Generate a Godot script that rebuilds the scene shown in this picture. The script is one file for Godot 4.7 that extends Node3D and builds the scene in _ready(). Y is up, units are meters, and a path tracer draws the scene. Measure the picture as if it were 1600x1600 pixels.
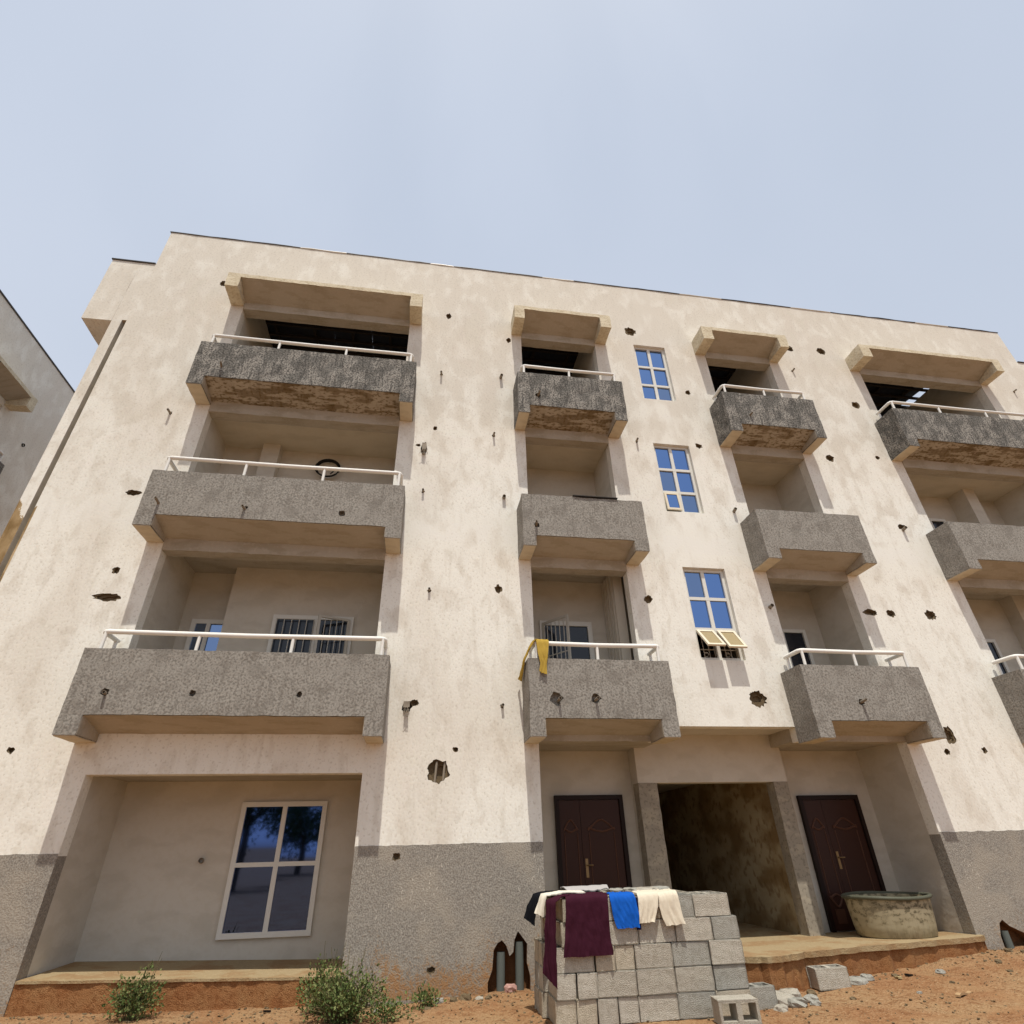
extends Node3D

# ---------------------------------------------------------------- measured layout (metres, facade plane z = 0, y = 0 at the foot of the wall)
const GREY_TOP := 1.665
const ROOF_TOP := 14.54
const STEP_TOP := 13.31
const D_BAL := 0.594
const D_CAN := 0.536
# bay: outer left, inner left, inner right, outer right
const BAYS := {
	"wide_a": [-4.755, -4.479, -0.777, -0.509], "slim_a": [1.64, 1.877, 3.725, 3.988],
	"slim_b": [6.346, 6.622, 8.393, 8.631], "wide_b": [10.711, 10.985, 14.68, 14.911]}
# balcony level: top, underside, bracket foot
const LEVELS := [[4.171, 3.264, 3.002], [7.271, 6.405, 6.193], [10.409, 9.499, 9.285]]
const CANOPY := [12.645, 12.537, 12.22]
# wall damage: x, y, kind (h round hole, b broken patch, B large broken hole, s t conduit stub, x broken box), half width, half height
const DAMAGE := [
	[-5.08, 12.91, "b", 0.065, 0.088], [-5.14, 8.99, "s", 0.000, 0.000], [-5.25, 7.14, "b", 0.121, 0.056], [-5.06, 5.64, "h", 0.041, 0.054], [-5.04, 5.17, "b", 0.200, 0.066],
	[-5.52, 2.90, "h", 0.040, 0.040], [0.12, 12.64, "b", 0.064, 0.092], [0.03, 10.70, "s", 0.000, 0.000], [1.36, 10.77, "t", 0.000, 0.000], [1.57, 12.02, "h", 0.045, 0.066],
	[-0.04, 9.15, "h", 0.035, 0.042], [1.19, 9.07, "s", 0.000, 0.000], [-0.23, 8.58, "x", 0.060, 0.160], [-0.35, 8.67, "h", 0.039, 0.025], [-0.19, 7.56, "s", 0.000, 0.000],
	[1.39, 7.54, "t", 0.000, 0.000], [0.04, 5.50, "s", 0.000, 0.000], [1.26, 5.58, "h", 0.050, 0.065], [-0.20, 3.53, "x", 0.070, 0.080], [-0.10, 3.59, "b", 0.070, 0.054],
	[1.30, 3.55, "s", 0.000, 0.000], [0.58, 2.91, "h", 0.035, 0.031], [0.33, 2.60, "B", 0.180, 0.180], [-0.20, 1.53, "h", 0.041, 0.040], [0.34, 0.28, "h", 0.040, 0.027],
	[4.72, 12.81, "b", 0.136, 0.144], [5.90, 10.87, "h", 0.051, 0.063], [4.38, 9.23, "s", 0.000, 0.000], [5.84, 9.25, "h", 0.064, 0.057], [6.28, 7.55, "t", 0.000, 0.000],
	[4.07, 5.50, "h", 0.065, 0.065], [6.50, 5.43, "t", 0.000, 0.000], [5.79, 3.72, "B", 0.168, 0.143], [9.16, 12.82, "b", 0.095, 0.100], [10.09, 12.86, "b", 0.120, 0.125],
	[8.97, 11.98, "s", 0.000, 0.000], [10.41, 10.99, "h", 0.086, 0.088], [9.08, 9.20, "b", 0.102, 0.095], [10.37, 9.34, "h", 0.045, 0.048], [10.20, 7.44, "b", 0.102, 0.064],
	[10.20, 7.36, "t", 0.000, 0.000], [8.63, 5.41, "b", 0.154, 0.065], [9.08, 5.40, "b", 0.098, 0.070], [9.97, 5.40, "b", 0.120, 0.098], [9.30, 3.13, "b", 0.104, 0.143],
	[9.13, 2.87, "h", 0.045, 0.045], [9.89, 2.89, "h", 0.039, 0.044], [15.67, 12.08, "s", 0.000, 0.000]]

var rng := RandomNumberGenerator.new()
var wob_noise := FastNoiseLite.new()
var mats := {}
var used_names := {}
var house: Node3D

# ================================================================ small helpers
func numbered(called: String) -> String:
	var n: int = used_names.get(called, 0)
	used_names[called] = n + 1
	return called if n == 0 else "%s_%03d" % [called, n]

func tag(o: Node, label: String, category: String, group := "", kind := "") -> void:
	if label != "": o.set_meta("label", label)
	if category != "": o.set_meta("category", category)
	if group != "": o.set_meta("group", group)
	if kind != "": o.set_meta("kind", kind)

func thing(called: String, label: String, category: String, at := Vector3.ZERO, group := "") -> Node3D:
	var o := Node3D.new()
	o.name = numbered(called)
	add_child(o, true)
	o.position = at
	tag(o, label, category, group)
	return o

func begin() -> SurfaceTool:
	var st := SurfaceTool.new()
	st.begin(Mesh.PRIMITIVE_TRIANGLES)
	st.set_smooth_group(-1)
	return st

func finish(st: SurfaceTool) -> ArrayMesh:
	st.generate_normals()
	st.index()
	return st.commit()

func part(called: String, st: SurfaceTool, m: Material, parent: Node) -> MeshInstance3D:
	var mi := MeshInstance3D.new()
	mi.mesh = finish(st)
	mi.material_override = m
	mi.name = numbered(called) if parent == self else called
	parent.add_child(mi, true)
	return mi

func quad(st: SurfaceTool, a: Vector3, b: Vector3, c: Vector3, d: Vector3, out: Vector3) -> void:
	if (a - c).cross(a - b).dot(out) < 0.0:
		var t := b
		b = d
		d = t
	st.add_vertex(a); st.add_vertex(b); st.add_vertex(c)
	st.add_vertex(a); st.add_vertex(c); st.add_vertex(d)

func tri(st: SurfaceTool, a: Vector3, b: Vector3, c: Vector3, out: Vector3) -> void:
	if (a - c).cross(a - b).dot(out) < 0.0:
		var t := b
		b = c
		c = t
	st.add_vertex(a); st.add_vertex(b); st.add_vertex(c)

func box(st: SurfaceTool, a: Vector3, b: Vector3) -> void:
	st.set_smooth_group(-1)
	var lo := Vector3(min(a.x, b.x), min(a.y, b.y), min(a.z, b.z))
	var hi := Vector3(max(a.x, b.x), max(a.y, b.y), max(a.z, b.z))
	for ax in 3:
		for s in 2:
			var p: Array[Vector3] = []
			for k in [[0, 0], [1, 0], [1, 1], [0, 1]]:
				var v := Vector3.ZERO
				v[ax] = hi[ax] if s == 1 else lo[ax]
				v[(ax + 1) % 3] = hi[(ax + 1) % 3] if k[0] == 1 else lo[(ax + 1) % 3]
				v[(ax + 2) % 3] = hi[(ax + 2) % 3] if k[1] == 1 else lo[(ax + 2) % 3]
				p.append(v)
			var n := Vector3.ZERO
			n[ax] = 1.0 if s == 1 else -1.0
			quad(st, p[0], p[1], p[2], p[3], n)

func box_part(called: String, a: Vector3, b: Vector3, m: Material, parent: Node) -> MeshInstance3D:
	var st := begin()
	box(st, a, b)
	return part(called, st, m, parent)

func wob(p: Vector3, amp: float) -> Vector3:
	return Vector3(wob_noise.get_noise_3d(p.x * 9.0 + 31.0, p.y * 9.0, p.z * 9.0), wob_noise.get_noise_3d(p.x * 9.0, p.y * 9.0 + 77.0, p.z * 9.0), wob_noise.get_noise_3d(p.x * 9.0, p.y * 9.0, p.z * 9.0 + 53.0)) * amp

func lines(a: float, b: float, step: float, cuts: Array = []) -> PackedFloat32Array:
	var out := PackedFloat32Array()
	var n := maxi(1, int(round((b - a) / step)))
	for i in n + 1:
		var v := lerpf(a, b, float(i) / n)
		var inside := false
		for c in cuts:
			if i > 0 and i < n and v > c[0] - step * 0.3 and v < c[1] + step * 0.3: inside = true
		if not inside: out.append(v)
	for c in cuts:
		out.append(c[0]); out.append(c[1])
	out.sort()
	return out

# a box whose faces are divided and a little uneven, as hand-made plaster is; holes = [x, y, radius] in its front (+z) face
func rough_box(st: SurfaceTool, lo: Vector3, hi: Vector3, step: float, amp: float, holes: Array = []) -> void:
	var group := 0
	for ax in 3:
		var i1 := (ax + 1) % 3
		var i2 := (ax + 2) % 3
		for s in 2:
			group += 1
			st.set_smooth_group(group)
			var cut1 := []
			var cut2 := []
			if ax == 2 and s == 1:
				for h in holes:
					cut1.append([h[0] - h[2] * 1.7, h[0] + h[2] * 1.7])
				if holes.size() > 0:
					cut2.append([holes[0][1] - holes[0][2] * 1.7, holes[0][1] + holes[0][2] * 1.7])
			var l1 := lines(lo[i1], hi[i1], step, cut1)
			var l2 := lines(lo[i2], hi[i2], step, cut2)
			var n := Vector3.ZERO
			n[ax] = 1.0 if s == 1 else -1.0
			for i in l1.size() - 1:
				for j in l2.size() - 1:
					var p: Array[Vector3] = []
					for k in [[0, 0], [1, 0], [1, 1], [0, 1]]:
						var v := Vector3.ZERO
						v[ax] = hi[ax] if s == 1 else lo[ax]
						v[i1] = l1[i + k[0]]
						v[i2] = l2[j + k[1]]
						p.append(v + wob(v, amp))
					var holed := false
					if ax == 2 and s == 1:
						for h in holes:
							if absf((l1[i] + l1[i + 1]) / 2 - h[0]) < h[2] and absf((l2[j] + l2[j + 1]) / 2 - h[1]) < h[2] and l1[i + 1] - l1[i] > h[2] * 3.0:
								holed = true
								hole_cell(st, p, Vector3(h[0], h[1], hi.z), h[2])
								st.set_smooth_group(group)
					if not holed: quad(st, p[0], p[1], p[2], p[3], n)
	st.set_smooth_group(-1)

func hole_cell(st: SurfaceTool, p: Array[Vector3], c: Vector3, r: float) -> void:
	var rim: Array[Vector3] = []
	var edge: Array[Vector3] = []
	for k in 16:
		var a := TAU * (k + 0.5) / 16.0 + PI * 0.25 - TAU / 32.0
		var rr := r * (0.8 + 0.4 * absf(wob_noise.get_noise_2d(c.x * 50.0 + k * 13.0, c.y * 50.0)) * 2.0)
		rim.append(c + Vector3(cos(a), sin(a), 0) * rr)
		var side := k / 4
		edge.append([p[2].lerp(p[3], (k % 4) / 4.0), p[3].lerp(p[0], (k % 4) / 4.0), p[0].lerp(p[1], (k % 4) / 4.0), p[1].lerp(p[2], (k % 4) / 4.0)][side])
	for k in 16:
		var m := (k + 1) % 16
		quad(st, edge[k], edge[m], rim[m], rim[k], Vector3.BACK)
	st.set_smooth_group(-1)
	for k in 16:
		var m := (k + 1) % 16
		var back := Vector3(0, 0.01, -0.09)
		quad(st, rim[k], rim[m], rim[m] + back, rim[k] + back, c - rim[k])
		tri(st, rim[k] + back, rim[m] + back, c + back, Vector3.BACK)

func tube(st: SurfaceTool, pts: Array, r: float, sides := 8, caps := true) -> void:
	st.set_smooth_group(900)
	var rings := []
	var up := Vector3(0.13, 0.97, 0.21)
	for i in pts.size():
		var dir: Vector3 = (pts[mini(i + 1, pts.size() - 1)] - pts[maxi(i - 1, 0)]).normalized()
		var ref := up if absf(dir.dot(up)) < 0.9 else Vector3.RIGHT
		var u := dir.cross(ref).normalized()
		var w := dir.cross(u).normalized()
		var ring := []
		for k in sides:
			var a := TAU * k / sides
			ring.append(pts[i] + (u * cos(a) + w * sin(a)) * r)
		rings.append(ring)
	for i in pts.size() - 1:
		for k in sides:
			var m := (k + 1) % sides
			quad(st, rings[i][k], rings[i][m], rings[i + 1][m], rings[i + 1][k], rings[i][k] - pts[i])
	if caps:
		st.set_smooth_group(-1)
		for e in [0, pts.size() - 1]:
			var out: Vector3 = pts[e] - pts[1 if e == 0 else pts.size() - 2]
			for k in sides:
				tri(st, pts[e], rings[e][k], rings[e][(k + 1) % sides], out)
	st.set_smooth_group(-1)

# open pipe: outer wall, inner wall and the ring at its mouth
func pipe(st: SurfaceTool, a: Vector3, b: Vector3, r: float, wall := 0.004, sides := 12) -> void:
	tube(st, [a, b], r, sides, false)
	var dir := (b - a).normalized()
	var ref := Vector3.UP if absf(dir.y) < 0.9 else Vector3.RIGHT
	var u := dir.cross(ref).normalized()
	var w := dir.cross(u).normalized()
	for k in sides:
		var e0 := u * cos(TAU * k / sides) + w * sin(TAU * k / sides)
		var e1 := u * cos(TAU * (k + 1) / sides) + w * sin(TAU * (k + 1) / sides)
		quad(st, b + e0 * r, b + e1 * r, b + e1 * (r - wall), b + e0 * (r - wall), dir)
		quad(st, b + e0 * (r - wall), b + e1 * (r - wall), a + e1 * (r - wall), a + e0 * (r - wall), -e0)

func prism(st: SurfaceTool, outline: PackedVector2Array, y0: float, y1: float, slope := Vector2.ZERO) -> void:
	st.set_smooth_group(-1)
	var f := Geometry2D.triangulate_polygon(outline)
	for i in range(0, f.size(), 3):
		for s in 2:
			var p := []
			for k in 3:
				var q := outline[f[i + k]]
				p.append(Vector3(q.x, (y1 if s == 1 else y0) + q.dot(slope), q.y))
			tri(st, p[0], p[1], p[2], Vector3.UP if s == 1 else Vector3.DOWN)
	var c := Vector2.ZERO
	for q in outline: c += q / outline.size()
	for i in outline.size():
		var a := outline[i]
		var b := outline[(i + 1) % outline.size()]
		var out := Vector3(b.y - a.y, 0, a.x - b.x)
		if Geometry2D.is_point_in_polygon((a + b) / 2 + Vector2(out.x, out.z).normalized() * 0.002, outline): out = -out
		quad(st, Vector3(a.x, y0 + a.dot(slope), a.y), Vector3(b.x, y0 + b.dot(slope), b.y), Vector3(b.x, y1 + b.dot(slope), b.y), Vector3(a.x, y1 + a.dot(slope), a.y), out)

# ================================================================ textures and materials
func noise_bytes(w: int, h: int, seed_: int, freq: float, octaves := 3, type := FastNoiseLite.TYPE_SIMPLEX_SMOOTH, warp := 0.0, stretch := 1.0) -> PackedByteArray:
	var n := FastNoiseLite.new()
	n.seed = seed_
	n.noise_type = type
	n.frequency = freq
	n.fractal_octaves = octaves
	n.fractal_type = FastNoiseLite.FRACTAL_FBM if octaves > 1 else FastNoiseLite.FRACTAL_NONE
	if warp > 0.0:
		n.domain_warp_enabled = true
		n.domain_warp_amplitude = warp
		n.domain_warp_frequency = freq * 1.5
	var hh := int(h / stretch)
	var img := n.get_seamless_image(w, hh)
	if hh != h: img.resize(w, h, Image.INTERPOLATE_BILINEAR)
	img.convert(Image.FORMAT_L8)
	return img.get_data()

func lay(d: PackedByteArray, nb: PackedByteArray, color: Color, lo: float, hi: float, amount: float) -> PackedByteArray:
	var lut := PackedInt32Array()
	for i in 256: lut.append(int(256.0 * amount * smoothstep(lo, hi, i / 255.0)))
	var cr := int(color.r * 255.0)
	var cg := int(color.g * 255.0)
	var cb := int(color.b * 255.0)
	var j := 0
	for b in nb:
		var a: int = lut[b]
		if a > 0:
			d[j] = d[j] + ((cr - d[j]) * a >> 8)
			d[j + 1] = d[j + 1] + ((cg - d[j + 1]) * a >> 8)
			d[j + 2] = d[j + 2] + ((cb - d[j + 2]) * a >> 8)
		j += 3
	return d

func fill(w: int, h: int, c: Color) -> PackedByteArray:
	var img := Image.create(w, h, false, Image.FORMAT_RGB8)
	img.fill(c)
	return img.get_data()

func as_tex(d: PackedByteArray, w: int, h: int) -> ImageTexture:
	return ImageTexture.create_from_image(Image.create_from_data(w, h, false, Image.FORMAT_RGB8, d))

func normal_tex(nb: PackedByteArray, w: int, h: int, strength: float) -> ImageTexture:
	var img := Image.create_from_data(w, h, false, Image.FORMAT_L8, nb)
	img.convert(Image.FORMAT_RGBA8)
	img.bump_map_to_normal_map(strength)
	return ImageTexture.create_from_image(img)

func mixed(a: PackedByteArray, b: PackedByteArray, share: float) -> PackedByteArray:
	var out := PackedByteArray()
	out.resize(a.size())
	var s := int(share * 256.0)
	for i in a.size(): out[i] = (a[i] * (256 - s) + b[i] * s) >> 8
	return out

func lin(r: float, g: float, b: float) -> Color:
	return Color(r, g, b).linear_to_srgb()

func mat(key: String, color: Color, rough := 0.9, metal := 0.0) -> StandardMaterial3D:
	var m := StandardMaterial3D.new()
	m.resource_name = key
	m.albedo_color = color
	m.roughness = rough
	m.metallic = metal
	m.metallic_specular = 0.3
	mats[key] = m
	return m

func tri_mat(key: String, tex: Texture2D, normal: Texture2D, tile: Vector3, offset := Vector3.ZERO, tint := Color.WHITE, depth := 1.0, rough := 0.92) -> StandardMaterial3D:
	var m := mat(key, tint, rough)
	m.albedo_texture = tex
	if normal:
		m.normal_enabled = true
		m.normal_texture = normal
		m.normal_scale = depth
	m.uv1_triplanar = true
	m.uv1_world_triplanar = true
	m.uv1_scale = Vector3(1.0 / tile.x, 1.0 / tile.y, 1.0 / tile.z)
	m.uv1_offset = offset
	return m

func make_materials() -> void:
	# cream wall: one map for the whole facade, 24 m x 15 m
	var w := 2048
	var h := 1280
	var d := fill(w, h, Color8(217, 211, 199))
	var patches := noise_bytes(w, h, 11, 0.022, 5, FastNoiseLite.TYPE_SIMPLEX_SMOOTH, 26.0, 1.6)
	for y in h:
		var thin := smoothstep(6.5, 12.5, 15.0 * (1.0 - (y + 0.5) / h))  # patch cover drops with height, so the wall turns greyer upward
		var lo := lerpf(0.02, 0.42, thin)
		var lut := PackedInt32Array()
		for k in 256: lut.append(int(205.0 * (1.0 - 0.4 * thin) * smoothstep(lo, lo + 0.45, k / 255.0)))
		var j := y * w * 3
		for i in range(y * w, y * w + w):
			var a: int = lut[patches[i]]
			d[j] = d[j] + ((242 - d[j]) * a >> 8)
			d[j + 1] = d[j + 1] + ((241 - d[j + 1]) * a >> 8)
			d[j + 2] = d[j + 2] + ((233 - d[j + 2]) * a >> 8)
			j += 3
	d = lay(d, noise_bytes(w, h, 12, 0.004, 3, FastNoiseLite.TYPE_SIMPLEX_SMOOTH, 40.0, 2.0), Color8(214, 206, 193), 0.55, 0.85, 0.4)
	var strokes := noise_bytes(w, h, 13, 0.045, 3, FastNoiseLite.TYPE_SIMPLEX_SMOOTH, 20.0, 2.5)
	d = lay(d, strokes, Color8(208, 201, 188), 0.63, 0.80, 0.35)
	d = lay(d, noise_bytes(w, h, 15, 0.05, 3, FastNoiseLite.TYPE_SIMPLEX_SMOOTH, 8.0, 9.0), Color8(200, 193, 180), 0.62, 0.88, 0.22)
	var grain := noise_bytes(w, h, 14, 0.21, 2)
	d = lay(d, grain, Color8(236, 228, 212), 0.62, 0.8, 0.3)
	d = lay(d, grain, Color8(176, 166, 150), 0.30, 0.18, 0.35)
	# the unpainted lower part of the end pilaster, with its broken paint edge
	for y in h:
		var ym := 15.0 * (1.0 - (y + 0.5) / h)
		if ym > 7.2: continue
		for x in 116:
			var i := y * w + x
			if ym < 6.72 + (patches[i] - 128) * 0.006:
				var t := (strokes[i] - 128) / 3
				d[i * 3] = clampi(158 + t, 0, 255); d[i * 3 + 1] = clampi(134 + t, 0, 255); d[i * 3 + 2] = clampi(98 + t, 0, 255)
	var relief := mixed(mixed(strokes, grain, 0.4), patches, 0.3)
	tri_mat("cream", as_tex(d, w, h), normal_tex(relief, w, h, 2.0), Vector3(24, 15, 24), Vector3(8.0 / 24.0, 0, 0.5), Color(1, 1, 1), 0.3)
	# rough-cast grey dado with red mud splashed up its foot
	var dh := 320
	d = fill(w, dh, Color8(150, 145, 136))
	var g2 := noise_bytes(w, dh, 21, 0.20, 4, FastNoiseLite.TYPE_SIMPLEX, 5.0)
	var g3 := noise_bytes(w, dh, 24, 0.07, 3)
	d = lay(d, g2, Color8(112, 106, 99), 0.46, 0.28, 0.65)
	d = lay(d, g2, Color8(182, 175, 164), 0.56, 0.76, 0.5)
	d = lay(d, g3, Color8(128, 122, 114), 0.5, 0.75, 0.4)
	d = lay(d, noise_bytes(w, dh, 22, 0.006, 3), Color8(166, 157, 143), 0.45, 0.8, 0.5)
	var mudn := noise_bytes(w, dh, 23, 0.007, 4, FastNoiseLite.TYPE_SIMPLEX_SMOOTH, 25.0)
	for y in dh:
		var ym := 1.875 * (1.0 - (y + 0.5) / dh)
		if ym > 0.95: continue
		for x in w:
			var i := y * w + x
			var k := (0.34 - ym) * 2.4 + (mudn[i] - 128) / 130.0 + (g2[i] - 128) / 130.0 + (g3[i] - 128) / 200.0
			if k <= 0.0: continue
			var t := minf(k * 0.75, 0.85)
			d[i * 3] = int(lerpf(d[i * 3], 158, t)); d[i * 3 + 1] = int(lerpf(d[i * 3 + 1], 116, t)); d[i * 3 + 2] = int(lerpf(d[i * 3 + 2], 76, t))
	# white paint dripped and flicked on the grey
	for k in 90:
		var cx: float = [8.75, 1.80, 0.1, 0.35][k % 4] + rng.randfn(0.0, 0.10 if k % 4 < 2 else 0.25)
		var cy: float = 1.15 + rng.randfn(0.0, 0.22)
		var slant := rng.randf_range(-0.6, 0.6)
		for j in rng.randi_range(1, 9):
			var px := int(fposmod(cx + 8.0, 12.0) / 12.0 * w + slant * j)
			var py := int((1.0 - cy / 1.875) * dh) + j
			if px < 1 or px >= w or py < 0 or py >= dh: continue
			var i := (py * w + px) * 3
			d[i] = 208; d[i + 1] = 201; d[i + 2] = 187
	tri_mat("dado", as_tex(d, w, dh), normal_tex(mixed(g2, g3, 0.3), w, dh, 1.6), Vector3(12, 1.875, 12), Vector3(8.0 / 12.0, 0, 0.4), Color(1, 1, 1), 0.8)
	# rough-cast balcony concrete in three states of weathering
	var s := 1024
	var cast := noise_bytes(s, s, 31, 0.06, 4, FastNoiseLite.TYPE_SIMPLEX_SMOOTH, 14.0)
	var cells := noise_bytes(s, s, 32, 0.05, 1, FastNoiseLite.TYPE_CELLULAR, 14.0)
	var blot := noise_bytes(s, s, 33, 0.006, 4, FastNoiseLite.TYPE_SIMPLEX_SMOOTH, 40.0)
	var cast_relief := mixed(cast, cells, 0.4)
	var nrm := normal_tex(cast_relief, s, s, 2.2)
	var runs := noise_bytes(s, s, 34, 0.03, 3, FastNoiseLite.TYPE_SIMPLEX_SMOOTH, 10.0, 7.0)
	d = fill(s, s, Color8(147, 143, 136))
	d = lay(d, cast, Color8(108, 103, 97), 0.45, 0.32, 0.7)
	d = lay(d, cast, Color8(172, 167, 157), 0.56, 0.74, 0.45)
	d = lay(d, blot, Color8(120, 115, 108), 0.50, 0.80, 0.5)
	d = lay(d, runs, Color8(112, 107, 100), 0.58, 0.82, 0.4)
	tri_mat("cast", as_tex(d, s, s), nrm, Vector3(2.7, 2.7, 2.7), Vector3.ZERO, Color(1, 1, 1), 1.0)
	d = lay(d, blot, Color8(80, 79, 76), 0.25, 0.65, 0.5)
	d = lay(d, runs, Color8(66, 65, 63), 0.45, 0.85, 0.4)
	d = lay(d, cast, Color8(58, 57, 55), 0.48, 0.34, 0.6)
	d = lay(d, cast, Color8(164, 162, 155), 0.66, 0.8, 0.5)
	tri_mat("cast_mould", as_tex(d, s, s), nrm, Vector3(2.7, 2.7, 2.7), Vector3(0.37, 0.21, 0), Color(1, 1, 1), 1.0)
	# bare stained soffits
	s = 512
	var st1 := noise_bytes(s, s, 41, 0.008, 4, FastNoiseLite.TYPE_SIMPLEX_SMOOTH, 40.0, 0.5)
	var st2 := noise_bytes(s, s, 42, 0.05, 3)
	d = fill(s, s, Color8(178, 170, 156))
	d = lay(d, st1, Color8(160, 150, 132), 0.45, 0.75, 0.6)
	d = lay(d, st2, Color8(192, 184, 170), 0.58, 0.8, 0.4)
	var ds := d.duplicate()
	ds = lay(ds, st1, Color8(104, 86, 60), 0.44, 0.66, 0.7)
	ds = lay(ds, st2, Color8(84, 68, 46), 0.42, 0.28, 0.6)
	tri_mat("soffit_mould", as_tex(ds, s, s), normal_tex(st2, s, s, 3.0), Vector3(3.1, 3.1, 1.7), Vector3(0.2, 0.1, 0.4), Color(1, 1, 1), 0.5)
	tri_mat("soffit", as_tex(d, s, s), normal_tex(st2, s, s, 3.0), Vector3(3.1, 3.1, 1.7), Vector3.ZERO, Color(1, 1, 1), 0.5)
	# weathered canopy edge and bracket faces: cream plaster gone yellow
	d = fill(s, s, Color8(206, 195, 170))
	d = lay(d, st2, Color8(178, 162, 130), 0.5, 0.7, 0.5)
	d = lay(d, st1, Color8(222, 212, 188), 0.5, 0.7, 0.6)
	tri_mat("canopy", as_tex(d, s, s), normal_tex(st2, s, s, 3.0), Vector3(1.7, 1.7, 1.7), Vector3.ZERO, Color(1, 1, 1), 0.5)
	# smooth grey-beige plaster of the recesses
	d = fill(s, s, Color8(204, 198, 186))
	d = lay(d, st1, Color8(190, 183, 170), 0.40, 0.80, 0.6)
	d = lay(d, st2, Color8(200, 192, 176), 0.56, 0.75, 0.35)
	var plain := as_tex(d, s, s)
	var plain_n := normal_tex(mixed(st1, st2, 0.5), s, s, 2.0)
	tri_mat("recess", plain, plain_n, Vector3(3.3, 3.3, 3.3), Vector3.ZERO, Color(1, 1, 1), 0.4)
	tri_mat("sole", plain, plain_n, Vector3(1.3, 1.3, 1.3), Vector3.ZERO, Color8(255, 246, 228), 0.4)
	tri_mat("ceiling", plain, null, Vector3(4, 4, 4), Vector3.ZERO, Color8(255, 250, 240))
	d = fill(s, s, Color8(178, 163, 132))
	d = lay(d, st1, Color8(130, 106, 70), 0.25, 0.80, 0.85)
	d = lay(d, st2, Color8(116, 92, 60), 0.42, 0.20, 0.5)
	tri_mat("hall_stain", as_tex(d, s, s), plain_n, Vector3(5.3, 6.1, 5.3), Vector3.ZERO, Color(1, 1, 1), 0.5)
	# pillars and reveals in grey paint over plaster
	d = fill(s, s, Color8(150, 142, 128))
	d = lay(d, st1, Color8(170, 160, 142), 0.5, 0.75, 0.7)
	d = lay(d, st2, Color8(120, 112, 100), 0.4, 0.25, 0.6)
	tri_mat("pillar", as_tex(d, s, s), plain_n, Vector3(1.9, 1.9, 1.9), Vector3.ZERO, Color(1, 1, 1), 0.5)
	# red earth
	s = 1024
	var e1 := noise_bytes(s, s, 51, 0.004, 5, FastNoiseLite.TYPE_SIMPLEX_SMOOTH, 60.0)
	var e2 := noise_bytes(s, s, 52, 0.03, 4)
	var e3 := noise_bytes(s, s, 53, 0.12, 2)
	d = fill(s, s, Color8(150, 117, 84))
	d = lay(d, e1, Color8(138, 98, 66), 0.45, 0.75, 0.7)
	d = lay(d, e1, Color8(156, 130, 97), 0.45, 0.2, 0.6)
	d = lay(d, e2, Color8(154, 120, 88), 0.56, 0.76, 0.45)
	d = lay(d, e2, Color8(112, 76, 48), 0.42, 0.24, 0.5)
	d = lay(d, e3, Color8(180, 156, 126), 0.68, 0.82, 0.6)
	d = lay(d, e3, Color8(100, 60, 38), 0.30, 0.2, 0.6)
	var earth := as_tex(d, s, s)
	var earth_n := normal_tex(mixed(e2, e3, 0.5), s, s, 7.0)
	tri_mat("earth", earth, earth_n, Vector3(4.3, 4.3, 4.3), Vector3.ZERO, Color(1, 1, 1), 0.9, 1.0)
	tri_mat("mud_face", earth, earth_n, Vector3(2.1, 2.1, 2.1), Vector3(0.3, 0.1, 0.2), Color8(250, 232, 214), 0.8, 1.0)
	d = fill(s, s, Color8(160, 142, 110))
	d = lay(d, e1, Color8(146, 116, 82), 0.42, 0.74, 0.75)
	d = lay(d, e2, Color8(178, 160, 128), 0.55, 0.76, 0.4)
	d = lay(d, e3, Color8(140, 112, 78), 0.32, 0.2, 0.6)
	tri_mat("porch", as_tex(d, s, s), earth_n, Vector3(2.9, 2.9, 2.9), Vector3.ZERO, Color(1, 1, 1), 0.5)
	# cement blocks
	s = 512
	var b1 := noise_bytes(s, s, 61, 0.02, 4)
	var b2 := noise_bytes(s, s, 62, 0.11, 3, FastNoiseLite.TYPE_SIMPLEX, 5.0)
	d = fill(s, s, Color8(190, 186, 177))
	d = lay(d, b1, Color8(168, 163, 152), 0.45, 0.75, 0.6)
	d = lay(d, b2, Color8(206, 198, 184), 0.58, 0.78, 0.5)
	d = lay(d, b2, Color8(140, 132, 118), 0.38, 0.22, 0.6)
	var bt := as_tex(d, s, s)
	var bn := normal_tex(b2, s, s, 3.0)
	var tints := [Color8(248, 247, 243), Color8(234, 232, 227), Color8(218, 221, 221), Color8(246, 240, 228)]
	for k in 4:
		tri_mat("block%d" % k, bt, bn, Vector3(0.9, 0.9, 0.9), Vector3(k * 0.23, k * 0.31, k * 0.17), tints[k], 1.0)
	tri_mat("broken", bt, bn, Vector3(0.7, 0.7, 0.7), Vector3.ZERO, Color8(158, 142, 118), 1.0)
	tri_mat("deep_hole", bt, bn, Vector3(0.5, 0.5, 0.5), Vector3.ZERO, Color8(176, 158, 132), 1.0)
	tri_mat("chase", bt, bn, Vector3(0.7, 0.7, 0.7), Vector3.ZERO, Color8(158, 118, 86), 1.0)
	# tub
	d = fill(s, s, Color8(164, 154, 128))
	d = lay(d, b1, Color8(142, 130, 102), 0.40, 0.75, 0.7)
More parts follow.
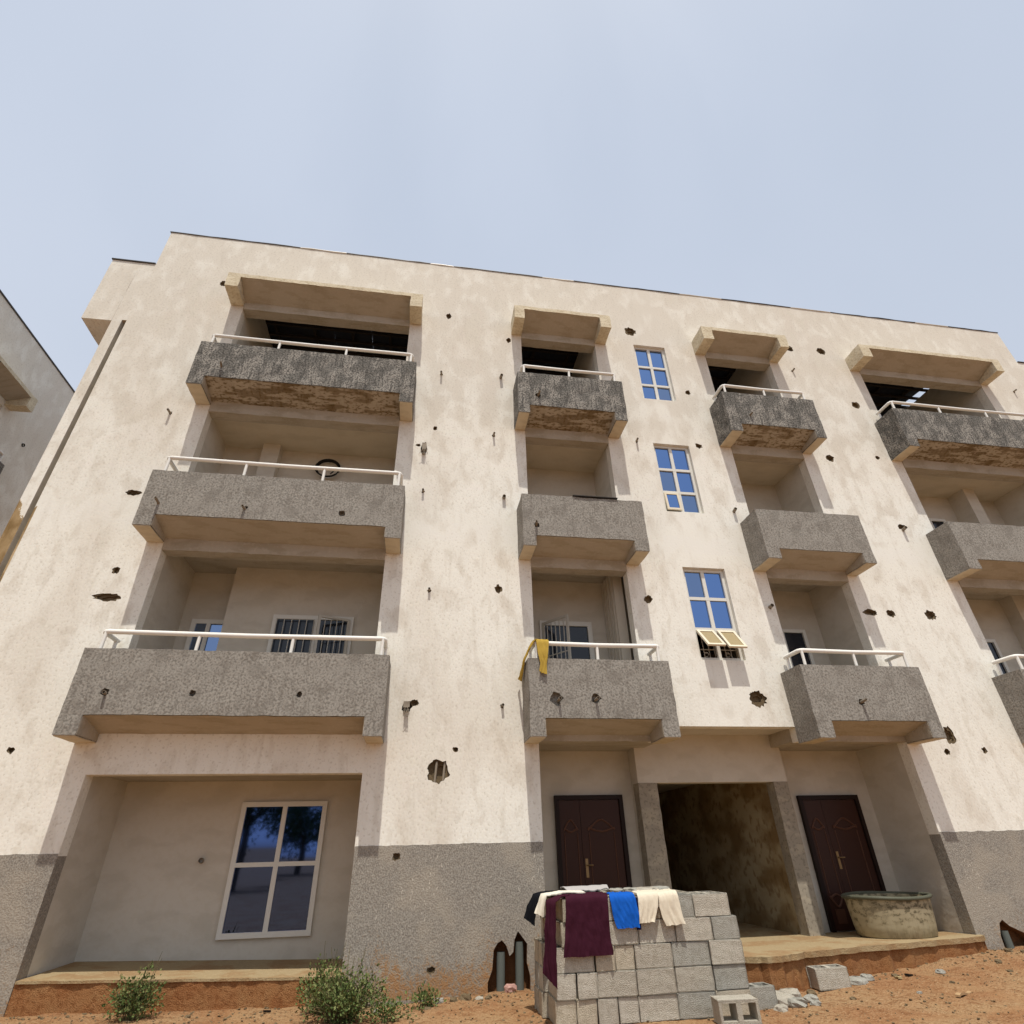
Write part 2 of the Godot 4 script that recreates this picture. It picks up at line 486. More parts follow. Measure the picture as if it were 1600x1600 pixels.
	# black mould creeping down from the rim in ragged tongues
	for y in s:
		var ym := 1.0 - (y + 0.5) / s
		for x in s:
			var i := y * s + x
			var k := (ym - 0.70) * 4.0 + (b1[i] - 138) / 70.0 + (b2[i] - 128) / 160.0
			if k <= 0.0: continue
			var a := minf(k * 1.5, 0.8)
			d[i * 3] = int(lerpf(d[i * 3], 74, a)); d[i * 3 + 1] = int(lerpf(d[i * 3 + 1], 70, a)); d[i * 3 + 2] = int(lerpf(d[i * 3 + 2], 56, a))
	tri_mat("tub", as_tex(d, s, s), null, Vector3(1.3, 1.0, 1.3), Vector3(0.1, 0.0, 0), Color(1, 1, 1), 1.0, 0.6)
	tri_mat("tub_rim", bt, null, Vector3(0.6, 0.6, 0.6), Vector3.ZERO, Color8(124, 130, 118), 1.0, 0.5)
	mat("white_paint", Color8(234, 233, 228), 0.45)
	mat("frame", Color8(220, 219, 212), 0.4)
	mat("sash_frame", Color8(222, 212, 190), 0.4)
	mat("glass_porch", lin(0.075, 0.125, 0.30), 0.03, 1.0)
	mat("glass_b", lin(0.19, 0.27, 0.44), 0.05, 1.0)
	var glass := mat("glass", lin(0.16, 0.27, 0.53), 0.04, 1.0)
	glass.metallic_specular = 0.5
	mat("glass_room_shade", lin(0.012, 0.016, 0.026), 0.06).metallic_specular = 0.5  # near-black pane paints in the unlit room behind clear glass
	tri_mat("frosted", bt, null, Vector3(0.25, 0.25, 0.25), Vector3.ZERO, Color8(222, 206, 168), 1.0, 0.4)
	mat("door", lin(0.046, 0.019, 0.013), 0.36)
	mat("door_moulding", lin(0.10, 0.045, 0.028), 0.32)
	mat("door_frame", lin(0.018, 0.009, 0.007), 0.5)
	mat("brass", lin(0.30, 0.20, 0.10), 0.4, 0.8)
	mat("bars", Color8(190, 186, 176), 0.5)
	mat("iron", lin(0.05, 0.045, 0.04), 0.5, 0.6)
	mat("flashing", lin(0.07, 0.065, 0.06), 0.5, 0.4)
	mat("flashing_light", lin(0.62, 0.6, 0.56), 0.5, 0.2)
	mat("roof_sheet", lin(0.035, 0.04, 0.055), 0.6, 0.0)
	mat("timber", lin(0.05, 0.04, 0.035), 0.8)
	mat("pvc_grey", lin(0.11, 0.125, 0.115), 0.6)
	mat("pvc_panel", lin(0.62, 0.57, 0.48), 0.5)
	mat("stub", lin(0.27, 0.23, 0.18), 0.7)
	mat("cable", lin(0.012, 0.011, 0.01), 0.6)
	mat("maroon", lin(0.045, 0.012, 0.022), 0.95)
	mat("blue_cloth", lin(0.012, 0.10, 0.46), 0.95)
	mat("navy_cloth", lin(0.012, 0.012, 0.05), 0.95)
	mat("cream_cloth", lin(0.66, 0.59, 0.47), 0.95)
	mat("white_cloth", lin(0.72, 0.68, 0.58), 0.95)
	mat("pale_cloth", lin(0.40, 0.38, 0.37), 0.95)
	mat("black_cloth", lin(0.010, 0.011, 0.014), 0.95)
	mat("yellow_cloth", lin(0.40, 0.27, 0.055), 0.95)
	var wv := normal_tex(mixed(noise_bytes(256, 256, 71, 0.02, 4, FastNoiseLite.TYPE_SIMPLEX_SMOOTH, 20.0), noise_bytes(256, 256, 72, 0.3, 1), 0.25), 256, 256, 5.0)
	for key in ["maroon", "blue_cloth", "navy_cloth", "cream_cloth", "white_cloth", "pale_cloth", "black_cloth", "yellow_cloth"]:
		var cm: StandardMaterial3D = mats[key]
		cm.normal_enabled = true
		cm.normal_texture = wv
		cm.normal_scale = 0.3
		cm.uv1_triplanar = true
		cm.uv1_scale = Vector3(2.6, 2.6, 2.6)
		cm.metallic_specular = 0.08
	mat("pink_bag", lin(0.46, 0.27, 0.23), 0.5)
	mat("wood", lin(0.42, 0.28, 0.15), 0.8)
	for k in 3:
		var lf := mat("leaf%d" % k, [lin(0.070, 0.105, 0.030), lin(0.115, 0.15, 0.045), lin(0.18, 0.20, 0.075)][k], 0.7)
		lf.backlight = lin(0.05, 0.08, 0.02)
	mat("stem", lin(0.16, 0.14, 0.07), 0.9)
	mat("bark", lin(0.10, 0.08, 0.06), 0.95)
	mat("tree_leaf", lin(0.05, 0.08, 0.03), 0.8)
	mat("straw", lin(0.42, 0.34, 0.18), 0.9)

# ================================================================ the building
func balcony(parent: Node, bay: Array, lvl: int, holes: Array = []) -> MeshInstance3D:
	var t: float = LEVELS[lvl][0]
	var n: float = LEVELS[lvl][1]
	var b: float = LEVELS[lvl][2]
	var o0: float = bay[0]
	var i0: float = bay[1]
	var i1: float = bay[2]
	var o1: float = bay[3]
	var st := begin()
	var z := D_BAL
	rough_box(st, Vector3(o0, n, z - 0.13), Vector3(o1, t, z), 0.085, 0.012, holes)          # front parapet
	rough_box(st, Vector3(o0, n, 0.003), Vector3(o0 + 0.13, t, z - 0.13), 0.1, 0.010)          # side parapets
	rough_box(st, Vector3(o1 - 0.13, n, 0.003), Vector3(o1, t, z - 0.13), 0.1, 0.010)
	rough_box(st, Vector3(o0, b, 0.003), Vector3(i0, n, z), 0.07, 0.012)                         # brackets
	rough_box(st, Vector3(i1, b, 0.003), Vector3(o1, n, z), 0.07, 0.012)
	box(st, Vector3(o0 + 0.13, n + 0.012, -0.05), Vector3(o1 - 0.13, n + 0.15, z - 0.13))     # floor slab
	var bal := part("balcony", st, mats["cast_mould" if lvl == 2 else "cast"], parent)
	var so := begin()
	haunch(so, i0 + 0.004, i1 - 0.004, n, z - 0.012, 0.14)
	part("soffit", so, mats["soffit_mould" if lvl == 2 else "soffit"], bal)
	for q in [[o0, i0], [i1, o1]]:
		var sl := begin()
		rough_box(sl, Vector3(q[0] + 0.008, b - 0.012, 0.005), Vector3(q[1] - 0.008, b + 0.002, z - 0.014), 0.08, 0.006)
		part("bracket_sole", sl, mats["sole"], bal)
	for q in [[o0 + 0.004, i0], [i1, o1 - 0.004]]:                                              # cream inner cheeks
		var ck := begin()
		var x: float = q[1] if q[0] < (i0 + i1) / 2 and q[1] <= i0 + 0.001 else q[0]
		var sgn := 1.0 if x == i0 else -1.0
		rough_box(ck, Vector3(minf(x, x + 0.006 * sgn), b + 0.01, 0.01), Vector3(maxf(x, x + 0.006 * sgn), n - 0.012, z - 0.012), 0.08, 0.004)
		part("bracket_cheek", ck, mats["soffit"], bal)
	return bal

# underside that thickens towards the wall
func haunch(st: SurfaceTool, x0: float, x1: float, y: float, z1: float, drop: float) -> void:
	var nx := maxi(2, int((x1 - x0) / 0.15))
	st.set_smooth_group(3)
	for i in nx:
		for j in 4:
			var p: Array[Vector3] = []
			for k in [[0, 0], [1, 0], [1, 1], [0, 1]]:
				var t: float = (j + k[1]) / 4.0
				var v := Vector3(lerpf(x0, x1, float(i + k[0]) / nx), y - 0.006 - drop * (1.0 - t), lerpf(0.006, z1, t))
				p.append(v + wob(v, 0.012) * Vector3(0, 1, 0))
			quad(st, p[0], p[1], p[2], p[3], Vector3.DOWN)
	st.set_smooth_group(-1)
	for x in [x0, x1]:
		tri(st, Vector3(x, y + 0.004, 0.006), Vector3(x, y + 0.004, z1), Vector3(x, y - drop, 0.006), Vector3(x - (x0 + x1) / 2, 0, 0))
	quad(st, Vector3(x0, y - drop - 0.004, 0.006), Vector3(x1, y - drop - 0.004, 0.006), Vector3(x1, y + 0.004, 0.006), Vector3(x0, y + 0.004, 0.006), Vector3.FORWARD)

func beam(bay: Array, y0: float, y1: float, m: String) -> void:
	var st := begin()
	rough_box(st, Vector3(bay[1] + 0.003, y0 - 0.012, -0.24), Vector3(bay[2] - 0.003, y1, 0.014), 0.14, 0.012)
	part("beam", st, mats[m], house)

func railing(bal: Node, bay: Array, lvl: int, posts: Array, lift := 0.27) -> void:
	var t: float = LEVELS[lvl][0]
	var x0: float = bay[0] + 0.13
	var x1: float = bay[3] - 0.10
	var y := t + lift
	var z := D_BAL - 0.08
	var st := begin()
	tube(st, [Vector3(x0, y, 0.06), Vector3(x0, y, z - 0.05), Vector3(x0 + 0.02, y, z - 0.015), Vector3(x0 + 0.06, y, z), Vector3(lerpf(x0, x1, 0.5), y - 0.012, z), Vector3(x1 - 0.06, y, z), Vector3(x1 - 0.02, y, z - 0.015), Vector3(x1, y, z - 0.05), Vector3(x1, y, 0.06)], 0.036, 12)
	part("handrail", st, mats["white_paint"], bal)
	var feet := [Vector3(x0, 0, 0.12), Vector3(x0 + 0.03, 0, z), Vector3(x1 - 0.03, 0, z), Vector3(x1, 0, 0.12)]
	for p in posts: feet.append(Vector3(p, 0, z))
	for f in feet:
		var s2 := begin()
		tube(s2, [Vector3(f.x, t - 0.01, f.z), Vector3(f.x + 0.004, y - 0.01, f.z)], 0.025, 10)
		part("post", s2, mats["white_paint"], bal)

func canopy(parent: Node, bay: Array) -> void:
	var st := begin()
	var t: float = CANOPY[0]
	var n: float = CANOPY[1]
	var b: float = CANOPY[2]
	rough_box(st, Vector3(bay[0], n, 0.003), Vector3(bay[3], t, D_CAN), 0.09, 0.012)
	rough_box(st, Vector3(bay[0], b, 0.003), Vector3(bay[1], n, D_CAN), 0.08, 0.012)
	rough_box(st, Vector3(bay[2], b, 0.003), Vector3(bay[3], n, D_CAN), 0.08, 0.012)
	var c := part("canopy", st, mats["canopy"], parent)
	var so := begin()
	haunch(so, bay[1] + 0.004, bay[2] - 0.004, n, D_CAN - 0.012, 0.20)
	part("soffit", so, mats["soffit"], c)

func recess(x0: float, x1: float, y0: float, y1: float, zb: float, wall: String, ceil_mat: String, floor_mat := "porch", top := true) -> void:
	var a := 0.15
	box_part("recess_wall", Vector3(x0 - a, y0 - a, zb - a), Vector3(x1 + a, y1 + a, zb), mats[wall], house)
	box_part("recess_wall", Vector3(x0 - a, y0 - a, zb), Vector3(x0 - 0.004, y1 + a, -0.226), mats[wall], house)
	box_part("recess_wall", Vector3(x1 + 0.004, y0 - a, zb), Vector3(x1 + a, y1 + a, -0.226), mats[wall], house)
	if top: box_part("ceiling", Vector3(x0 - 0.004, y1, zb), Vector3(x1 + 0.004, y1 + a, -0.226), mats[ceil_mat], house)
	box_part("floor_slab", Vector3(x0 - 0.004, y0 - a, zb), Vector3(x1 + 0.004, y0, -0.01), mats[floor_mat], house)

# a window in the xy plane at z: frame with bars at the given x and y lines, one pane per field
func window(x0: float, x1: float, y0: float, y1: float, z: float, xs: Array, ys: Array, glass: String, skip: Array = [], fw := 0.055) -> MeshInstance3D:
	var st := begin()
	box(st, Vector3(x0, y0, z - 0.03), Vector3(x0 + fw, y1, z + 0.03))
	box(st, Vector3(x1 - fw, y0, z - 0.03), Vector3(x1, y1, z + 0.03))
	box(st, Vector3(x0 + fw, y0, z - 0.03), Vector3(x1 - fw, y0 + fw, z + 0.028))
	box(st, Vector3(x0 + fw, y1 - fw, z - 0.03), Vector3(x1 - fw, y1, z + 0.028))
	for y in ys: box(st, Vector3(x0 + fw, y - 0.03, z - 0.028), Vector3(x1 - fw, y + 0.03, z + 0.026))
	for x in xs:
		var yy := [y0 + fw] + ys + [y1 - fw]
		for k in yy.size() - 1:
			box(st, Vector3(x - 0.035, yy[k] + (0.03 if k > 0 else 0.0), z - 0.026), Vector3(x + 0.035, yy[k + 1] - (0.03 if k < yy.size() - 2 else 0.0), z + 0.024))
	var win := part("window", st, mats["frame"], house)
	var gx := [x0 + fw] + xs + [x1 - fw]
	var gy := [y0 + fw] + ys + [y1 - fw]
	for i in gx.size() - 1:
		for j in gy.size() - 1:
			if [i, j] in skip: continue
			var p := begin()
			var a := Vector3(gx[i] + (0.033 if i > 0 else -0.002), gy[j] + (0.028 if j > 0 else -0.002), z - 0.012)
			var b := Vector3(gx[i + 1] - (0.033 if i < gx.size() - 2 else -0.002), gy[j + 1] - (0.028 if j < gy.size() - 2 else -0.002), z - 0.006)
			box(p, a, b)
			var pane := part("pane", p, mats["glass_b" if glass == "glass" and rng.randf() < 0.35 else glass], win)
			# panes are never set perfectly true
			pane.rotation = Vector3(rng.randf_range(-0.006, 0.006), rng.randf_range(-0.006, 0.006), 0)
			var c := (a + b) / 2
			pane.position = c - pane.basis * c
	return win

func door(x0: float, x1: float, y0: float, y1: float, z: float) -> void:
	var st := begin()
	box(st, Vector3(x0, y0, z - 0.02), Vector3(x0 + 0.07, y1, z + 0.05))
	box(st, Vector3(x1 - 0.07, y0, z - 0.02), Vector3(x1, y1, z + 0.05))
	box(st, Vector3(x0 + 0.07, y1 - 0.07, z - 0.02), Vector3(x1 - 0.07, y1, z + 0.048))
	var d := part("door", st, mats["door_frame"], house)
	var split := lerpf(x0, x1, 0.36)
	for q in [[x0 + 0.075, split - 0.003], [split + 0.003, x1 - 0.075]]:
		var lf := begin()
		box(lf, Vector3(q[0], y0 + 0.01, z - 0.015), Vector3(q[1], y1 - 0.075, z + 0.015))
		var leaf := part("leaf", lf, mats["door"], d)
		leaf.name = "leaf"
		# raised moulding: straight stiles between two pointed ovals
		var cx: float = (q[0] + q[1]) / 2
		var hw: float = (q[1] - q[0]) * 0.34
		var o := begin()
		for e in [y0 + 0.46, y1 - 0.50]:
			var s: float = 1.0 if e > (y0 + y1) / 2 else -1.0
			for arc in [[0.11, 0.02], [-0.035, -0.01]]:
				var pts := []
				for k in 13:
					var u := k / 6.0 - 1.0
					pts.append(Vector3(cx + u * hw, e + s * (arc[0] * (1.0 - pow(absf(u), 1.6)) + arc[1] * cos(u * PI)), z + 0.017))
				tube(o, pts, 0.017, 6)
		for sx in [-1.0, 1.0]:
			tube(o, [Vector3(cx + sx * hw * 0.92, y0 + 0.52, z + 0.016), Vector3(cx + sx * hw * 0.92, y1 - 0.56, z + 0.016)], 0.010, 6)
		box(o, Vector3(cx - hw * 0.7, y0 + 0.1, z + 0.012), Vector3(cx + hw * 0.7, y0 + 0.3, z + 0.022))
		part("moulding", o, mats["door_moulding"], d)
	var hd := begin()
	box(hd, Vector3(split + 0.03, y0 + 0.86, z + 0.012), Vector3(split + 0.075, y0 + 1.12, z + 0.024))
	tube(hd, [Vector3(split + 0.052, y0 + 1.03, z + 0.02), Vector3(split + 0.052, y0 + 1.03, z + 0.06), Vector3(split + 0.15, y0 + 1.03, z + 0.065)], 0.010, 8)
	part("handle", hd, mats["brass"], d)

func cut_box(root: CSGShape3D, a: Vector3, b: Vector3, m: Material) -> void:
	var c := CSGBox3D.new()
	c.size = (b - a).abs()
	c.position = (a + b) / 2
	c.operation = CSGShape3D.OPERATION_SUBTRACTION
	c.material = m
	c.name = "opening"
	root.add_child(c, true)

func cut_blob(root: CSGShape3D, x: float, y: float, rx: float, ry: float, depth: float, rag: float, m: Material, sides := 12) -> void:
	var c := CSGPolygon3D.new()
	var p := PackedVector2Array()
	for k in sides:
		var a := TAU * (k + rng.randf_range(-0.3, 0.3)) / sides
		var r := rng.randf_range(1.0 - rag, 1.0 + rag * 0.5)
		p.append(Vector2(cos(a) * rx * r, sin(a) * ry * r))
	c.polygon = p
	c.mode = CSGPolygon3D.MODE_DEPTH
	c.depth = depth + 0.05
	c.operation = CSGShape3D.OPERATION_SUBTRACTION
	c.position = Vector3(x, y, 0.05)          # MODE_DEPTH runs towards -z
	c.material = m
	c.name = "broken_hole"
	root.add_child(c, true)

func csg_wall(called: String, a: Vector3, b: Vector3, m: Material) -> CSGBox3D:
	var w := CSGBox3D.new()
	w.name = called
	w.size = b - a
	w.position = (a + b) / 2
	w.material = m
	return w

func facade() -> void:
	var cream: Material = mats["cream"]
	# the walls are CSG: an upper cream wall and a lower grey one, openings and damage cut out of them
	var up := CSGCombiner3D.new()
	up.name = "front_wall"
	house.add_child(up, true)
	var low_walls := []
	for q in [[-6.952, -4.482], [-0.774, 1.874], [8.396, 10.982], [14.683, 16.832]]:
		var lw := CSGCombiner3D.new()
		lw.name = "grey_dado_wall"
		house.add_child(lw, true)
		var gp := CSGPolygon3D.new()
		var pts := PackedVector2Array([Vector2(q[0], -0.5), Vector2(q[1], -0.5)])
		var steps := int((q[1] - q[0]) / 0.07)
		for k in steps + 1:
			pts.append(Vector2(lerpf(q[1], q[0], float(k) / steps), GREY_TOP + 0.012 * wob_noise.get_noise_1d(q[0] * 40.0 + k * 9.0) + 0.006 * wob_noise.get_noise_1d(k * 61.0)))
		gp.polygon = pts
		gp.depth = 0.228
		gp.position.z = 0.005
		gp.material = mats["dado"]
		gp.name = "grey_wall"
		lw.add_child(gp, true)
		low_walls.append(lw)
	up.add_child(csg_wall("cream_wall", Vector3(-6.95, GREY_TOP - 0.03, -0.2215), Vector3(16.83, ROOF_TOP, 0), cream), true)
	cut_box(up, Vector3(-7.2, STEP_TOP, -0.4), Vector3(-6.632, 15, 0.2), cream)
	cut_box(up, Vector3(16.478, STEP_TOP, -0.4), Vector3(17.2, 15, 0.2), cream)
	cut_box(up, Vector3(-6.76, 0.5, -0.16), Vector3(-6.67, 11.41, 0.2), mats["recess"])
	cut_box(up, Vector3(16.52, 0.5, -0.16), Vector3(16.61, 11.41, 0.2), mats["recess"])
	for key in BAYS:
		var q: Array = BAYS[key]
		cut_box(up, Vector3(q[1], 3.45, -0.4), Vector3(q[2], 6.06, 0.2), cream)
		cut_box(up, Vector3(q[1], 6.55, -0.4), Vector3(q[2], 9.12, 0.2), cream)
		cut_box(up, Vector3(q[1], 9.65, -0.4), Vector3(q[2], 12.14, 0.2), cream)
	for w in [[4.736, 5.553, 10.55, 12.34], [4.757, 5.598, 7.46, 9.23], [4.87, 5.742, 4.39, 6.205]]:
		cut_box(up, Vector3(w[0], w[2], -0.4), Vector3(w[1], w[3], 0.2), cream)
	# ground floor openings
	cut_box(up, Vector3(-4.479, 0.5, -0.4), Vector3(-0.777, 2.587, 0.2), cream)
	cut_box(up, Vector3(1.877, 0.5, -0.4), Vector3(8.393, 3.04, 0.2), cream)
	cut_box(up, Vector3(3.95, 2.9, -0.4), Vector3(6.38, 3.265, 0.2), cream)
	cut_box(up, Vector3(10.985, 0.5, -0.4), Vector3(14.68, 2.587, 0.2), cream)
	# damage
	for q in DAMAGE:
		var x: float = q[0]
		var y: float = q[1]
		var wall: CSGShape3D = low_walls[1] if y < GREY_TOP else up
		match q[2]:
			"h":
				cut_blob(wall, x, y, maxf(q[3], 0.03) * 1.35, maxf(q[4], 0.03) * 1.3, 0.012, 0.35, mats["broken"], 13)
				cut_blob(wall, x, y, maxf(q[3], 0.03), maxf(q[4], 0.03), 0.07, 0.22, mats["deep_hole"], 14)
			"b":
				cut_blob(wall, x, y, q[3] * 1.08, q[4] * 1.1, 0.016, 0.25, mats["broken"], 21)
				cut_blob(wall, x, y, q[3] * 0.85, q[4] * 0.85, 0.05, 0.28, mats["broken"], 19)
				cut_blob(wall, x + q[3] * 0.15, y - q[4] * 0.1, q[3] * 0.6, q[4] * 0.55, 0.08, 0.25, mats["deep_hole"], 14)
			"B":
				cut_blob(wall, x, y, q[3], q[4], 0.035, 0.25, mats["broken"], 25)
				cut_blob(wall, x - 0.02, y + 0.03, q[3] * 0.8, q[4] * 0.75, 0.07, 0.28, mats["broken"], 19)
				cut_blob(wall, x + 0.02, y + 0.01, q[3] * 0.45, q[4] * 0.42, 0.11, 0.28, mats["deep_hole"], 15)
			"x":
				cut_blob(wall, x, y, q[3] * 1.15, q[4] * 1.1, 0.12, 0.3, mats["deep_hole"])
			_:
				cut_blob(wall, x, y, 0.035, 0.04, 0.05, 0.4, mats["broken"])
	# chases at the foot of the wall for the drain pipes
	for o in [[PackedVector2Array([Vector2(1.08, -0.3), Vector2(1.07, 0.12), Vector2(1.13, 0.25), Vector2(1.15, 0.45), Vector2(1.20, 0.52), Vector2(1.26, 0.55), Vector2(1.32, 0.49), Vector2(1.36, 0.38), Vector2(1.41, 0.42), Vector2(1.43, 0.55), Vector2(1.48, 0.64), Vector2(1.54, 0.57), Vector2(1.60, 0.5), Vector2(1.59, 0.3), Vector2(1.63, 0.16), Vector2(1.62, -0.3)])],
			[PackedVector2Array([Vector2(8.78, -0.3), Vector2(8.80, 0.3), Vector2(8.86, 0.46), Vector2(8.93, 0.5), Vector2(9.02, 0.42), Vector2(9.22, 0.33), Vector2(9.34, 0.2), Vector2(9.32, -0.3)])]]:
		var c := CSGPolygon3D.new()
		c.polygon = o[0]
		c.depth = 0.25
		c.operation = CSGShape3D.OPERATION_SUBTRACTION
		c.position = Vector3(0, 0, 0.07)
		c.material = mats["chase"]
		c.name = "pipe_chase"
		(low_walls[1] if o[0][0].x < 5.0 else low_walls[2]).add_child(c, true)

func building() -> void:
	house = thing("apartment_building", "four-storey cream apartment block with rough grey concrete balconies and patchy unfinished plaster", "building")
	facade()
	# closed body behind the facade
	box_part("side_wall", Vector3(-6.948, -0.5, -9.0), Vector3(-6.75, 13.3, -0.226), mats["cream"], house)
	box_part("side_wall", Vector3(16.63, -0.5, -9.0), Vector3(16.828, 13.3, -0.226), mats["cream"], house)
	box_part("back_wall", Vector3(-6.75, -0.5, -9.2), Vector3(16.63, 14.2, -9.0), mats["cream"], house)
	# eaves boxes beyond both ends
	for q in [[-7.538, -6.952], [16.832, 17.42]]:
		var st := begin()
		rough_box(st, Vector3(q[0], 11.36, -9.0), Vector3(q[1], STEP_TOP, 0.0), 0.3, 0.01)
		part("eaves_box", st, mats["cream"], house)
	# coping flashings along the top, with short pale lengths
	var x := -6.66
	var pale := false
	while x < 16.45:
		var l := rng.randf_range(0.5, 1.3) if pale else rng.randf_range(1.6, 3.4)
		var e := minf(x + l, 16.5)
		var st := begin()
		rough_box(st, Vector3(x, ROOF_TOP + 0.002, -0.27), Vector3(e - 0.004, ROOF_TOP + 0.02, 0.018), 0.3, 0.016)
		part("coping_flashing", st, mats["flashing_light" if pale else "flashing"], house)
		pale = not pale
		x = e
	for q in [[-7.56, -6.64], [16.49, 17.44]]:
		box_part("coping_flashing", Vector3(q[0], STEP_TOP + 0.002, -0.3), Vector3(q[1], STEP_TOP + 0.028, 0.028), mats["flashing"], house)
	# roof: dark sheets on rafters; one sheet is short, and daylight shows there
	var ry := func(z: float) -> float: return 13.32 + (-z - 0.25) * 0.1
	for i in 24:
		var x0 := -6.74 + i * 0.975
		var x1 := x0 + 0.972
		var z0 := -0.24
		if x0 > 14.6 and x0 < 15.6: z0 = -2.35
		var st := begin()
		quad(st, Vector3(x0, ry.call(z0), z0), Vector3(x1, ry.call(z0), z0), Vector3(x1, ry.call(-9.0), -9.0), Vector3(x0, ry.call(-9.0), -9.0), Vector3.UP)
		quad(st, Vector3(x0, ry.call(z0) - 0.01, z0), Vector3(x1, ry.call(z0) - 0.01, z0), Vector3(x1, ry.call(-9.0) - 0.01, -9.0), Vector3(x0, ry.call(-9.0) - 0.01, -9.0), Vector3.DOWN)
		part("roof_sheet", st, mats["roof_sheet"], house)
		var rf := begin()
		for s in [0.5]:
			var xr: float = x0 + 0.97 * s
			quad(rf, Vector3(xr - 0.03, ry.call(-0.24) - 0.13, -0.24), Vector3(xr + 0.03, ry.call(-0.24) - 0.13, -0.24), Vector3(xr + 0.03, ry.call(-8.9) - 0.13, -8.9), Vector3(xr - 0.03, ry.call(-8.9) - 0.13, -8.9), Vector3.DOWN)
			for sx in [-0.03, 0.03]:
				quad(rf, Vector3(xr + sx, ry.call(-0.24) - 0.13, -0.24), Vector3(xr + sx, ry.call(-0.24) - 0.02, -0.24), Vector3(xr + sx, ry.call(-8.9) - 0.02, -8.9), Vector3(xr + sx, ry.call(-8.9) - 0.13, -8.9), Vector3(sx, 0, 0))
		part("rafter", rf, mats["timber"], house)
	for z in [-1.35, -1.75, -2.2, -3.1]:
		box_part("purlin", Vector3(-6.7, ry.call(z) - 0.2, z - 0.03), Vector3(16.6, ry.call(z) - 0.135, z + 0.03), mats["timber"], house)

	# balconies, canopies and recesses
	var holes := {
		"wide_a0": [[-4.30, 3.56, 0.055], [-3.17, 3.56, 0.045], [-1.73, 3.56, 0.045]], "wide_a1": [[-3.11, 6.62, 0.035], [-1.54, 6.62, 0.06]], "wide_a2": [],
		"slim_a0": [[2.06, 3.56, 0.10], [2.69, 3.56, 0.08]], "slim_a1": [[1.90, 6.62, 0.05]], "slim_a2": [[2.07, 9.78, 0.06]],
		"slim_b0": [[7.28, 3.55, 0.055]], "slim_b1": [], "slim_b2": []}
	for key in BAYS:
		var q: Array = BAYS[key]
		var wide: bool = key.begins_with("wide")
		for lvl in 3:
			var bal := balcony(house, q, lvl, holes.get(key + str(lvl), []))
			if key == "slim_a" and lvl == 1 or key == "slim_b" and lvl == 1 or key == "wide_b" and lvl == 1:
				if key == "slim_a":
					box_part("top_strip", Vector3(2.62, 7.285, 0.3), Vector3(3.5, 7.30, D_BAL + 0.03), mats["iron"], bal)
				continue
			var posts := []
			if wide:
				posts = [lerpf(q[0], q[3], 0.34), lerpf(q[0], q[3], 0.655)]
			else:
				posts = [lerpf(q[0], q[3], 0.5)]
			railing(bal, q, lvl, posts, [0.27, 0.32, 0.27][lvl])
		canopy(house, q)
		beam(q, 6.06, 6.28, "soffit")
		beam(q, 9.12, 9.37, "soffit")
		beam(q, 12.14, 12.35, "soffit")
		if not wide: beam(q, 3.04, 3.14, "soffit")
		recess(q[1], q[2] if key != "slim_a" else 3.95, 3.42, 6.33, -1.22 if key != "wide_a" else -1.52, "recess", "soffit")
		recess(q[1], q[2], 6.52, 9.17, -1.22, "recess", "ceiling")
		recess(q[1], q[2], 9.62, 13.10, -3.6, "recess", "ceiling", "porch", false)
	# the right-hand step of the wide first-floor recess stands further forward
	box_part("recess_wall", Vector3(-3.63, 3.42, -1.52), Vector3(-0.77, 6.33, -1.2), mats["recess"], house)
	box_part("recess_wall", Vector3(-3.66, 6.52, -1.22), Vector3(-3.31, 9.17, -1.0), mats["recess"], house)
	box_part("recess_wall", Vector3(13.3, 6.52, -1.22), Vector3(13.62, 9.17, -0.75), mats["recess"], house)
	box_part("recess_wall", Vector3(13.3, 3.42, -1.22), Vector3(14.68, 6.33, -0.9), mats["recess"], house)

	# ground-floor porch on the left
	recess(-4.479, -0.777, 0.2, 2.62, -1.35, "recess", "soffit")
	recess(10.985, 14.68, 0.2, 2.62, -1.35, "recess", "soffit")
	# entrance lobby: two door recesses either side of the stair hall
	for q in [[Vector3(1.7, 0.0, -1.45), Vector3(3.90, 3.2, -1.3)], [Vector3(6.45, 0.0, -1.45), Vector3(8.55, 3.2, -1.3)], [Vector3(1.7, 0.0, -1.3), Vector3(1.873, 3.2, -0.226)], [Vector3(8.397, 0.0, -1.3), Vector3(8.55, 3.2, -0.226)]]:
		box_part("recess_wall", q[0], q[1], mats["recess"], house)
	box_part("ceiling", Vector3(1.873, 3.06, -1.3), Vector3(3.95, 3.5, -0.226), mats["soffit"], house)
	box_part("ceiling", Vector3(6.38, 3.06, -1.3), Vector3(8.397, 3.5, -0.226), mats["soffit"], house)
	box_part("ceiling", Vector3(3.952, 3.275, -1.3), Vector3(6.378, 3.5, -0.226), mats["recess"], house)
	for q in [[3.76, 4.10], [6.27, 6.54]]:
		var ps := begin()
		rough_box(ps, Vector3(q[0], 0.0, -1.15), Vector3(q[1], 2.50, -0.90), 0.12, 0.01)
		part("pillar", ps, mats["pillar"], house)
	box_part("lintel_wall", Vector3(3.76, 2.502, -1.15), Vector3(6.54, 3.274, -0.902), mats["recess"], house)
	# stair hall: a deep closed room behind the entrance
	box_part("hall_wall", Vector3(3.90, 0.0, -8.0), Vector3(4.05, 3.2, -1.152), mats["recess"], house)
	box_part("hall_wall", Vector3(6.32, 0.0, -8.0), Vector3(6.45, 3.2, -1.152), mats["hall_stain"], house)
	box_part("hall_wall", Vector3(3.90, 0.0, -8.15), Vector3(6.45, 3.2, -8.0), mats["recess"], house)
